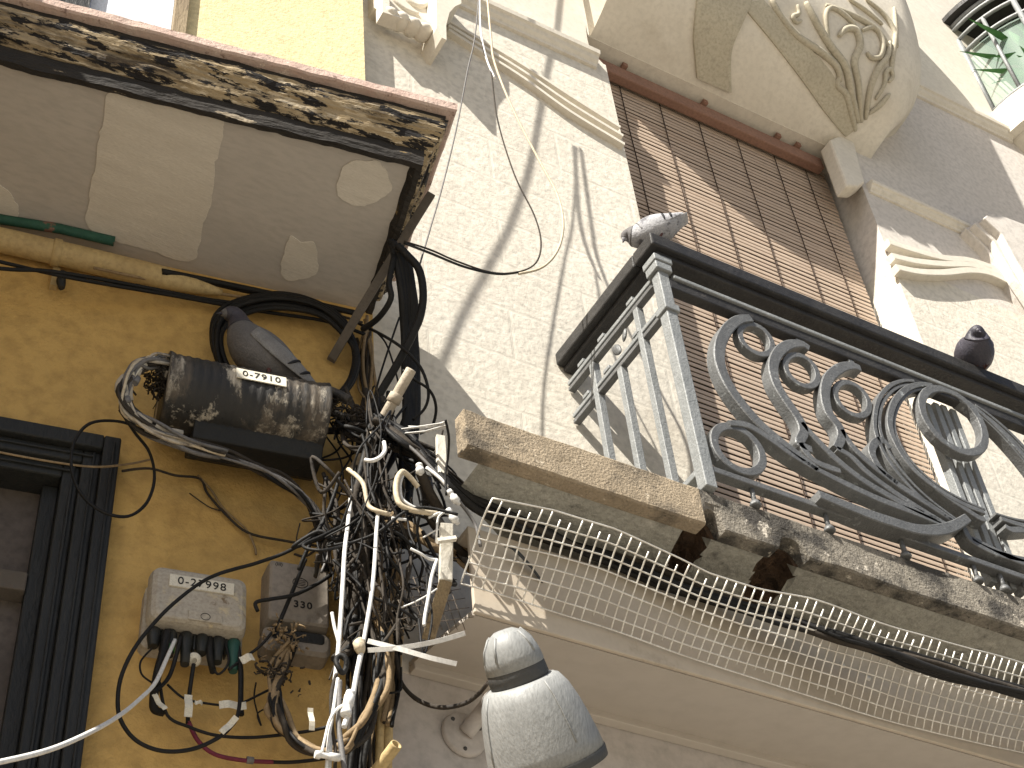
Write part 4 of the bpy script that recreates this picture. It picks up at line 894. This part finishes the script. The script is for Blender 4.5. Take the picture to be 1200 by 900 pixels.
# overhead droppers before the cream wall
cable([(564, -40, .10), (557, 40, .10), (548, 82, .10), (535, 150, .10), (518, 220, .11), (505, 265, .13), (492, 310, .15)], .0028, 'c_grey', 'thin straight grey cable dropping left across the cream pilaster', plane=PC)
cable([(561, -40, .10), (565, 50, .10), (575, 80, .10), (583, 140, .10), (603, 205, .10), (626, 252, .10), (634, 284, .10), (628, 308, .10), (606, 319, .10), (575, 319, .10), (535, 306, .16), (505, 293, .25), (474, 283, .33)], .003, 'c_dusty', 'dark looping cable swinging across the cream pilaster to the balcony corner')
cable([(568, -40, .10), (575, 40, .10), (580, 75, .10), (602, 130, .10), (633, 190, .10), (653, 228, .10), (660, 262, .10), (654, 292, .10), (636, 313, .10), (608, 321, .10)], .0046, 'c_cream', 'thicker cream cable hanging in a loop before the cream pilaster')
cable([(562, -40, .10), (563, 30, .10), (570, 68, .10), (580, 92, .10)], .0046, 'c_white', 'short white cable end tied among the droppers at top centre')
cable([(474, 285, .33), (505, 297, .25), (545, 313, .16), (582, 321, .10), (608, 319, .10)], .0042, 'c_black', 'black cable sagging from the balcony corner to the loop')
# cables crossing the street above, whose shadows fall on the pilaster
SD = Vector((1, .48, -1.12))
def overhead(pts, t0, t1, r, label):
    n = len(pts); P = spline([PY(x, y, 0) - SD * (t0 + (t1 - t0) * i / (n - 1)) for i, (x, y) in enumerate(pts)], 8); P = [P[0] + Vector((.25, -.1, 1.4)), P[0] + Vector((.12, -.05, .6))] + P + [P[-1].lerp(W(-1.96, 1.2, 4.6), .5) - Vector((0, 0, .05)), W(-1.96, 1.2, 4.6)]; mb = MB(); mb.tube(P, r, 8); mb.build('overhead_cable', 'c_black', None, label=label, category='cable')
overhead([(668, -80), (657, 0), (652, 43), (643, 77), (633, 133), (620, 200), (600, 260), (580, 300), (545, 365), (525, 410), (508, 455), (490, 500)], .5, .98, .0068, 'thick black cable hanging over the street and shading the pilaster')

# pale conduit sticking out of the tangle
ct = MB(); a, b2 = PC(482, 433, .34), PC(412, 556, .13); ax_ = (b2 - a).normalized(); LL = (b2 - a).length
ct.lathe([(.009, .03), (.0095, .001), (.0135, 0), (.0145, .003), (.0145, LL), (.001, LL)], a, ax_, 20)
for d in (.075, .20): ct.lathe([(.0146, d), (.019, d + .002), (.019, d + .026), (.0146, d + .028)], a, ax_, 14)
ct.build('conduit', 'conduit', None, label='pale hollow conduit pipe poking up out of the cable tangle', category='pipe')

# splice cables
SL = [(215, 432, .14), (180, 428, .17), (155, 436, .18), (143, 458, .18), (150, 482, .17), (180, 506, .17), (230, 522, .18), (285, 540, .17), (330, 562, .15), (362, 590, .12), (378, 630, .10), (384, 668, .09)]
bunch(SL, 11, 8, (.003, .0065), ['c_black', 'c_dusty', 'c_dusty', 'c_grey'], 'cable of the dirty bundle looping from the left end of the splice cylinder', 'cables looping under the splice cylinder', .03, .006)
bunch([(212, 428, .17), (185, 424, .19), (160, 430, .20), (144, 452, .20), (148, 478, .19), (172, 500, .19), (215, 518, .20), (262, 532, .19)], 12, 9, (.003, .006), ['box', 'conduit', 'c_dusty', 'c_grey', 'c_cream'], 'pale dirty wire in the bunch curling round the left end of the splice cylinder', 'pale wires at the splice cylinder end', .03, .008)
for k in range(16):
    t = random.uniform(.10, .5); P = spline([PC(*p) for p in SL], 6); i = int(t * (len(P) - 8)); off = Vector((random.uniform(-.02, .02), random.uniform(-.03, 0), random.uniform(-.02, .02)))
    mb = MB(); mb.tube([p + off + noise.noise_vector(p * 25 + off * 90) * .006 for p in P[i:i + random.randint(3, 6)]], random.uniform(.006, .011), 7); o = mb.build('cable_wrap', random.choice(['conduit', 'plate', 'box', 'c_grey']), None, label='torn pale wrapping on the dirty cables at the left end of the splice cylinder', category='wrapping'); o['group'] = 'torn wrappings on the splice cables'
def clump(px, py, d, rad_, k, label, mats, name='debris_clump'):
    mb = MB(); c = PC(px, py, d)
    for i in range(k):
        a = c + Vector((random.gauss(0, rad_), random.gauss(0, rad_ * .7), random.gauss(0, rad_))); q = Vector((random.uniform(-1, 1), random.uniform(-1, 1), random.uniform(-1, 1))).normalized() * random.uniform(.008, .026)
        mb.tube([a, a + q * .5 + noise.noise_vector(a * 40) * .01, a + q], random.uniform(.001, .0035), 4)
    mb.build(name, mats, None, label=label, category='debris')
clump(192, 448, .15, .024, 320, 'dark clump of dry fluff stuffed in the left end of the splice cylinder', 'c_dusty')
clump(192, 432, .16, .016, 60, "pale droppings caked on twigs on top of the splice cylinder end", "box")
clump(408, 492, .16, .026, 260, 'dark clump of debris at the right end of the splice cylinder', 'c_dusty')
clump(335, 748, .09, .024, 80, 'dry fibres hanging out of the slot of the brown grey junction box', 'c_tan')
clump(325, 790, .08, .022, 70, 'frayed brown fibre clump below the brown grey junction box', 'c_dusty')

# thin loops and loose wires on the ochre wall
cable([(205, 518, .14), (170, 505, .13), (140, 494, .12), (106, 496, .12), (87, 518, .12), (84, 550, .13), (96, 580, .13), (121, 600, .13), (150, 605, .12), (172, 589, .11), (181, 560, .11), (175, 530, .12), (158, 507, .13), (140, 480, .15)], .0042, 'c_black', 'round black cable loop hanging before the corner of the black window frame')
cable([(-30, 523, .09), (0, 530, .09), (60, 541, .09), (110, 547, .08), (150, 544, .03), (178, 538, .015)], .003, 'c_tan', 'thin brown wire crossing the black window frame')
cable([(143, 552, .012), (175, 549, .012), (205, 557, .012), (234, 561, .012), (243, 578, .012), (262, 600, .012), (290, 624, .015), (335, 634, .03), (372, 640, .06)], .0036, 'c_dusty', 'old dusty wire zigzagging down the ochre wall above the boxes')
cable([(232, 557, .012), (248, 575, .012), (262, 596, .014), (288, 620, .014), (298, 640, .013), (300, 650, .012)], .003, 'c_tan', 'second tan wire twisted round the zigzag wire')
cable([(222, 578, .008), (245, 594, .008), (262, 599, .008)], .0018, 'c_dusty', 'hair thin wire by the zigzag wire')
cable([(392, 585, .16), (372, 622, .18), (340, 645, .18), (300, 660, .18), (278, 666, .18), (255, 673, .18), (235, 683, .18), (212, 700, .18), (188, 722, .17), (160, 756, .16), (143, 790, .14), (138, 820, .13), (142, 845, .13), (160, 868, .13), (190, 880, .13), (225, 878, .13), (255, 865, .13), (270, 852, .13), (279, 836, .12), (282, 800, .09), (280, 762, .07)], .0048, 'c_black', 'long black cable sweeping in a wide loop across the 0-27998 box')
cable([(-40, 900, .62), (0, 893, .6), (60, 878, .55), (110, 856, .42), (142, 837, .25), (165, 818, .16), (182, 800, .12), (196, 770, .09), (205, 750, .07)], .005, 'c_white', 'white cable rising from the bottom left towards the 0-27998 box')
cable([(187, 800, .08), (196, 838, .08), (222, 852, .07), (255, 862, .07), (300, 864, .06), (360, 857, .07), (390, 850, .1)], .004, 'c_black', 'black cable leaving the low tag and running right below the boxes')
cable([(221, 846, .05), (232, 868, .05), (252, 884, .05), (285, 891, .05), (320, 893, .05)], .0055, 'c_red', 'crimson cable curving below the 0-27998 box')
cable([(318, 893, .05), (345, 893, .05), (385, 888, .06), (420, 880, .07)], .0045, 'c_black', 'black cable continuing right from the crimson one')
mb = MB(); a = PW(293, 891, .05); mb.lathe([(.008, -.008), (.0085, -.006), (.0085, .006), (.008, .008)], a, YD, 12); mb.build('cable_clip', 'c_grey', None, label='small grey clip on the crimson cable', category='clip')
for pts, r, lab in (([(196, 740, .07), (191, 765, .075), (184, 792, .07), (180, 828, .05), (190, 835, .03)], .010, 'thick black cable hanging from the leftmost gland of the 0-27998 box'),
                    ([(212, 745, .07), (206, 770, .08), (197, 795, .08), (180, 812, .1)], .005, 'thin black cable leaving the green banded gland'),
                    ([(227, 778, .07), (224, 798, .06), (221, 822, .05), (220, 848, .05)], .005, 'brown cable hanging from the pale grommet'),
                    ([(246, 748, .07), (246, 770, .08), (250, 788, .05)], .008, 'stubby black cable under the fourth gland'),
                    ([(262, 748, .07), (268, 775, .08), (255, 790, .07), (246, 770, .06)], .003, 'thin black wire curled under the fifth gland'),
                    ([(277, 750, .07), (282, 785, .07), (282, 822, .05), (283, 838, .05)], .0065, 'black cable hanging from the green gland'),
                    ([(196, 802, .05), (215, 818, .05), (240, 824, .05), (275, 826, .05), (308, 812, .05), (330, 800, .07)], .003, 'thin dark wire strung between paper tags'),
                    ([(268, 785, .08), (285, 772, .08), (306, 756, .09), (318, 742, .1)], .004, 'black cable rising to the brown grey box with a paper tag'),
                    ([(178, 760, .06), (165, 775, .05), (166, 790, .05), (178, 800, .05)], .0025, 'thin wire curl at the left side of the 0-27998 box'),
                    ([(302, 716, .11), (300, 706, .11), (318, 702, .12), (345, 697, .12), (372, 684, .11), (390, 672, .1)], .005, 'black cable wrapped around the brown grey box'),
                    ([(358, 655, .13), (344, 690, .11), (328, 728, .1), (320, 745, .08)], .005, 'dark cable lying down the face of the brown grey box'),
                    ([(300, 800, .03), (298, 820, .03), (306, 850, .03), (302, 836, .03), (318, 828, .03)], .002, 'bent thin wire on the wall between the boxes'),
                    ([(398, 560, .2), (384, 600, .18), (362, 640, .16), (350, 668, .13)], .005, 'black cable dropping into the brown grey box')):
    cable(pts, r, 'c_black', lab)
def tag_(px, py, w_, h_, ang, d, lab):
    c = PW(px, py, d); ca, sa = math.cos(ang), math.sin(ang); ux = YD * ca + Vector((0, 0, 1)) * sa; uy = Vector((0, 0, 1)) * ca - YD * sa; tl_ = YN * .25
    n = 7; fr = []; 
    mb = MB(); A = []; B = []
    for i in range(n):
        t = i / (n - 1) - .5; p = c + ux * (w_ * t) + YN * (.004 * math.sin(t * 7 + px)); A.append([p + uy * h_ / 2, p - uy * h_ / 2, p - uy * h_ / 2 - YN * .0012, p + uy * h_ / 2 - YN * .0012])
    mb.loft(A, True, True, smooth=False); mb.build('paper_tag', 'plate', None, label=lab, category='tag')
tag_(187, 823, .045, .012, -.9, .11, 'white paper tag slanting at the left below the 0-27998 box')
tag_(221, 826, .058, .018, -1.52, .07, 'upright white paper tag below the pale grommet')
tag_(233, 823, .018, .010, -.1, .07, 'tiny white tag beside the upright tag')
tag_(273, 826, .062, .020, .12, .08, 'wide white paper tag below the green gland')
tag_(268, 850, .055, .014, .95, .15, 'white tag slanting up right on the big loop')
tag_(290, 771, .034, .020, .5, .10, 'square white tag between the two junction boxes')
tag_(365, 842, .058, .013, -1.5, .12, 'narrow white tag among the lowest cables')

# bottom U shaped bundle
UB = [(340, 752, .07), (326, 785, .06), (322, 812, .09), (328, 840, .11), (346, 868, .13), (378, 882, .15), (410, 871, .17), (432, 842, .18), (443, 805, .18), (448, 760, .17), (449, 715, .16), (446, 670, .15)]
bunch(UB, 13, 11, (.0045, .008), ['c_black', 'c_tan', 'c_dusty', 'c_black'], 'cable of the hanging U shaped bundle at the bottom of the corner', 'cables of the hanging U bundle', .03, .005)
# tan strands behind
bunch([(432, 385, .03), (432, 430, .03), (430, 480, .03), (428, 540, .04), (428, 610, .05), (430, 690, .06), (434, 770, .05), (432, 850, .05), (430, 920, .05)], 16, 14, (.003, .0055), ['c_tan', 'c_tan', 'c_dusty', 'c_dusty'], 'tan strand of the upright cable curtain behind the corner tangle', 'tan upright strands', .02, .004)
bunch([(440, 470, .14), (438, 520, .15), (430, 590, .14), (425, 660, .13), (422, 730, .11), (420, 800, .09), (416, 920, .07)], 14, 17, (.0035, .007), ['c_black', 'c_dusty', 'c_black'], 'dark cable running down through the corner tangle', 'dark cables running down the corner', .06, .008)
bunch([(468, 560, .13), (465, 610, .12), (462, 660, .1), (462, 720, .08), (460, 790, .06), (452, 850, .05)], 8, 9, (.004, .008), ['c_dusty', 'c_black', 'c_tan'], 'dusty cable beside the tan conduits right of the tangle', 'dusty cables by the tan conduits', .03, .006)
bunch([(500, 560, .22), (508, 590, .2), (520, 625, .17), (540, 655, .14), (570, 680, .12)], 6, 11, (.006, .012), ['c_dusty', 'c_tan', 'c_grey'], 'thick dusty conduit bending behind the wooden batten', 'dusty conduits behind the batten', .03, .004)
bunch([(448, 600, .18), (470, 618, .2), (492, 632, .2), (520, 642, .18), (555, 650, .14)], 5, 14, (.006, .011), ['c_tan', 'c_dusty'], 'tan conduit crossing level behind the white cables', 'level tan conduits', .03, .004)
bunch([(448, 478, .20), (444, 520, .20), (434, 580, .18), (430, 630, .16), (426, 690, .14), (418, 742, .12), (404, 770, .10)], 16, 17, (.007, .011), ['c_black', 'c_dusty'], 'thick dark cable of the matted column in the middle of the corner', 'thick dark cables of the matted column', .05, .006)
bunch([(395, 500, .16), (420, 512, .18), (450, 520, .2), (480, 530, .22), (505, 545, .24)], 14, 16, (.003, .008), ['c_black', 'c_dusty'], 'dark cable crossing from the splice cylinder to the slab corner', 'dark cables crossing to the slab corner', .05, .008)
bunch([(384, 560, .14), (390, 600, .14), (400, 640, .14), (404, 690, .13), (406, 740, .12)], 7, 10, (.003, .006), ['c_black', 'c_dusty'], 'dark cable falling beside the brown grey box into the tangle', 'dark cables beside the brown grey box', .04, .008)
# tangle: wandering loops
for k in range(60):
    cx, cy = random.choice(((455, 520), (430, 560), (400, 600), (440, 650), (400, 640), (470, 600), (420, 500), (410, 680), (450, 570), (490, 575), (370, 615)))
    cx += random.gauss(0, 20); cy += random.gauss(0, 24); a = random.choice((1.57, 1.75, 1.3, -1.4, .5, 2.7)) + random.uniform(-.4, .4); pts = []; d = random.uniform(.1, .28)
    for j in range(random.randint(5, 10)):
        pts.append((cx, cy, max(.03, d))); a += random.uniform(-.5, .5); st = random.uniform(20, 40); cx += st * math.cos(a); cy += st * math.sin(a) * 1.1; d += random.uniform(-.05, .05)
        a = math.atan2(600 - cy, 445 - cx) + random.uniform(-.8, .8) if (cx < (380 if cy < 630 else 408) or cx > 520 or cy < 488 or cy > 726) else a
    if any(x > 505 and y < 500 for x, y, _ in pts): continue
    cable(pts, random.choice((.002, .0025, .003, .003, .004, .005)), random.choice(['c_black', 'c_black', 'c_black', 'c_dusty', 'c_dusty']), 'thin wire wandering through the dense tangle between the two houses', 'wires of the corner tangle', n=5)
for k in range(12):
    cx, cy = random.uniform(375, 470), random.uniform(640, 840); pts = []; a = random.uniform(0, 6.28); d = random.uniform(.08, .18)
    for j in range(5):
        pts.append((cx, cy, d)); a += random.uniform(-.9, .9); cx += 22 * math.cos(a); cy += 22 * math.sin(a); cx = min(max(cx, 345), 470); d = max(.05, d + random.uniform(-.03, .03))
    cable(pts, random.choice((.002, .003, .0035)), random.choice(['c_black', 'c_dusty']), 'loose dark wire in the lower tangle above the U bundle', 'loose wires of the lower tangle', n=5)
# black bundle running right under the slab
RUN = [(440, 492, .28), (475, 515, .30), (505, 540, .31), (535, 570, .29), (580, 600, .24), (650, 632, .20), (720, 657, .18), (800, 688, .18), (900, 720, .18), (1000, 752, .18), (1100, 782, .18), (1220, 816, .18), (1420, 872, .18)]
bunch(RUN, 14, 8, (.006, .011), ['c_black', 'c_black', 'c_black', 'c_dusty'], 'black cable of the bundle running behind the wire mesh below the slab', 'black cables under the slab', .05, .004)
cable([(448, 502, .32), (478, 522, .34), (505, 548, .35), (524, 572, .35), (540, 590, .33), (557, 615, .31), (563, 640, .31)], .0048, 'c_grey', 'pale grey cable slanting down from the tangle to the fascia end')
cable([(500, 548, .36), (515, 560, .37), (524, 570, .37)], .0048, 'c_white', 'short white cable lit by the sun near the slab corner')
# white and cream loops in the tangle
for pts, r, m, lab in (([(450, 518, .36), (451, 528, .37), (445, 536, .38), (436, 540, .38), (428, 539, .37)], .0055, 'c_white', 'short white hooked cable below the pale conduit'),
                       ([(408, 550, .3), (418, 558, .33), (426, 568, .34), (429, 582, .34), (432, 593, .34), (442, 599, .35), (457, 603, .35)], .006, 'c_cream', 'cream S shaped cable in the middle of the tangle'),
                       ([(490, 571, .34), (481, 560, .35), (472, 553, .36), (466, 560, .37), (464, 575, .37), (468, 590, .37), (480, 597, .37), (495, 600, .37), (512, 602, .36)], .0075, 'c_cream', 'cream cable bent into a U in the tangle'),
                       ([(473, 554, .35), (469, 566, .36), (470, 582, .36), (477, 590, .36), (490, 597, .36)], .0045, 'c_white', 'thin white cable inside the cream U bend'),
                       ([(459, 607, .36), (466, 608, .36), (476, 609, .36)], .004, 'c_white', 'stub of white wire right of the S shaped cable'),
                       ([(502, 607, .36), (512, 602, .37), (521, 599, .38)], .003, 'c_white', 'thin white tie right of the U bend'),
                       ([(511, 636, .34), (512, 620, .36), (514, 606, .37), (521, 600, .38)], .003, 'c_white', 'thin white wire looping beside the batten top'),
                       ([(481, 643, .36), (493, 649, .36), (503, 655, .35), (512, 656, .34)], .004, 'c_white', 'white rope end knotted at the batten'),
                       ([(512, 656, .345), (508, 668, .35), (505, 680, .35), (502, 700, .35), (498, 722, .35), (497, 733, .35)], .0042, 'c_white', 'white rope hanging beside the batten'),
                       ([(470, 712, .3), (485, 706, .32), (500, 698, .33), (512, 690, .33)], .0022, 'c_white', 'thin taut white wire reaching the batten'),
                       ([(496, 630, .33), (506, 624, .35), (514, 620, .36)], .0022, 'c_white', 'thin white wire slanting to the batten top')):
    cable(pts, r, m, lab)
for a, b2, lab in (((525, 575, .37), (538, 591, .37), 'upper white cable connector below the slab corner'), ((524, 597, .37), (537, 614, .37), 'lower white cable connector below the slab corner'), ((491, 544, .36), (493, 556, .36), 'white ribbed conduit end above the U bend')):
    p, q = PC(*a), PC(*b2); d = (q - p); l = d.length; mb = MB(); mb.lathe([(.004, 0), (.0085, .001), (.0095, l * .2), (.0075, l * .25), (.0075, l * .4), (.0105, l * .45), (.0105, l * .8), (.006, l * .85), (.005, l)], p, d, 14, True); mb.build('cable_connector', 'c_white', None, label=lab, category='connector')
cable([(492, 552, .35), (498, 566, .33), (506, 582, .3), (514, 596, .26)], .013, 'c_dusty', 'thick dusty conduit leading down from the ribbed end', n=12)
# strips tied to the slab corner
for k, (a, b2) in enumerate((((472, 503, .33), (520, 496, .46)), ((476, 508, .33), (523, 499, .46)), ((480, 500, .33), (524, 494, .46)))):
    p, q = PC(*a), PC(*b2); mb = MB(); mb.flatbar([p, p.lerp(q, .5) + Vector((0, 0, -.006 * k)), q], .009, Vector((.2, -1, .4)), .0025); mb.build('tie_strap', 'c_white', None, label=('upper', 'lower', 'middle')[k] + ' white strap tying the cables to the slab corner', category='strap')
cable([(522, 492, .47), (526, 512, .44), (525, 535, .40), (522, 555, .38), (523, 580, .37)], .0035, 'c_black', 'thin black cable hanging down the slab corner')
def board(pts, w_, m, lab, nrm, name='batten'):
    P = [PC(*p) for p in pts]; mb = MB(); mb.flatbar(P, w_, nrm, .014); mb.rough(.0015, 60); return mb.build(name, m, None, label=lab, category='board')
board([(516, 512, .34), (517, 535, .34), (518, 556, .34)], .024, 'wood_white', 'small white painted board upright beside the slab corner', YN)
bt = thing('batten', PC(506, 742, .20), 'wooden batten white above and bare below standing left of the fascia', 'board')
for a, b2, m in (((523, 616, .36), (522, 682, .31), 'wood_white'), ((522, 683, .309), (502, 748, .18), 'wood_bare')):
    mb = MB(); mb.flatbar([PC(*a), PC(*a).lerp(PC(*b2), .5), PC(*b2)], .032, Vector((-.3, -1, 0)), .02); mb.build('painted_end' if m == 'wood_white' else 'bare_end', m, bt, bevel=.003)
mb = MB(); mb.flatbar([PC(512, 634, .365), PC(534, 631, .365)], .011, Vector((-.2, -1, 0)), .012); mb.build('cross_strip', 'wood_white', bt)
# white cables hanging at the bottom
cable([(412, 575, .22), (408, 612, .27), (404, 645, .32), (402, 680, .34), (400, 713, .34), (396, 767, .34), (391, 809, .34), (389, 836, .34), (385, 910, .34)], .0055, 'c_white', 'thick white cable falling straight down before the U bundle', n=8)
cable([(443, 600, .34), (441, 625, .35), (439, 660, .36), (436, 692, .36), (430, 730, .36), (426, 752, .36)], .005, 'c_white', 'white cable falling to the taped knot', n=8)
cable([(423, 766, .36), (418, 790, .36), (414, 812, .36), (408, 836, .36), (403, 852, .36)], .006, 'c_white', 'white cable between taped knot and the grey coupling', n=8)
cable([(389, 718, .34), (392, 735, .34), (397, 755, .34), (396, 770, .34)], .004, 'c_white', 'short split white cable left of the thick white one')
cable([(396, 795, .35), (391, 830, .35), (386, 860, .35), (382, 910, .35)], .004, 'c_white', 'thin white cable below the black ring, left strand')
cable([(398, 798, .35), (397, 825, .35), (397, 850, .35), (400, 875, .35), (405, 910, .35)], .0062, 'c_grey', 'light grey cable below the black ring, right strand')
cable([(403, 826, .36), (394, 832, .36), (386, 845, .36), (381, 865, .36), (377, 882, .36)], .0035, 'c_white', 'thin white cable curling left from the coupling')
cable([(394, 790, .345), (388, 815, .345), (389, 850, .345), (393, 880, .345), (392, 910, .345)], .004, 'c_dusty', 'dusty dark cable among the white strands at the bottom')
p, q = PC(411, 811, .365), PC(405, 838, .365); d = q - p; l = d.length; mb = MB()
mb.lathe([(.004, -.004), (.010, 0), (.011, l * .1), (.009, l * .14), (.012, l * .18), (.012, l * .55), (.0095, l * .6), (.0095, l * .8), (.012, l * .83), (.012, l)], p, d, 14, True); mb.build('cable_coupling', 'c_white', None, label='pale ribbed coupling on the lower white cable', category='coupling')
p = PC(421, 757, .365); mb = MB(); mb.ellipsoid(p, ((.016, 0, .004), (0, .014, 0), (-.003, 0, .018)), 10, 7); mb.rough(.005, 60); mb.build('tape_knot', 'c_cream', None, label='cream tape knot where the two white straps meet', category='knot')
p = PC(400, 778, .36); mb = MB(); mb.tube([p + Vector((.012 * math.cos(t), -.004 * math.sin(t * 2), .022 * math.sin(t))) for t in [2 * math.pi * i / 24 for i in range(24)]], .006, 7, True); mb.build('cable_ring', 'c_black', None, label='small black cable ring tied to the white cables', category='ring')
p, q = PC(369, 884, .36), PC(398, 888, .36); d = q - p; l = d.length; mb = MB(); mb.lathe([(.008, 0), (.009, .003), (.009, l * .2), (.006, l * .25), (.006, l * .55), (.0085, l * .6), (.0085, l)], p, d, 12, True); mb.build('cable_connector', 'c_white', None, label='white connector lying across the lowest white cables', category='connector')
for pts, lab in (([(431, 751, .37), (470, 761, .40), (505, 771, .42), (535, 778, .43)], 'white plastic strap pointing down right from the knot'), ([(431, 762, .365), (470, 759, .40), (510, 752, .43), (545, 742, .45)], 'white plastic strap pointing up right from the knot')):
    mb = MB(); P = spline([PC(*p) for p in pts], 5); mb.flatbar(P, .011, Vector((-.2, -.8, -.6)), .0018); mb.build('cable_tie', 'c_white', None, label=lab, category='cable tie')
# tan conduits and open pipe
for pts, lab in (([(452, 684, .05), (450, 740, .045), (447, 820, .04), (444, 900, .04)], 'left one of two tan conduits on the edge of the shop wall'), ([(459, 700, .05), (458, 760, .045), (456, 830, .04), (454, 910, .04)], 'right one of two tan conduits on the edge of the shop wall')):
    mb = MB(); P = [PC(*p) for p in pts]; mb.tube(P, .0105, 10); mb.build('conduit', 'pipe_cream', None, label=lab, category='pipe')
op = MB(); a, b2 = PC(465, 872, .20), PC(425, 925, .08); d = (b2 - a); op.lathe([(.009, .05), (.0105, .001), (.0135, 0), (.0145, .004), (.0145, d.length)], a, d, 20); op.build('open_pipe', 'pipe_cream', None, label='short open pipe end pointing out near the bottom of the shop wall', category='pipe')
cable([(463, 760, .08), (465, 777, .09), (471, 801, .10), (489, 820, .12), (516, 829, .16), (543, 825, .2), (560, 814, .24), (572, 800, .30)], .0055, 'c_dusty', 'dusty cable drooping from the conduits to the lamp')
cable([(462, 765, .07), (467, 790, .08), (476, 808, .10), (495, 823, .12)], .004, 'c_tan', 'tan cable beside the drooping lamp cable')
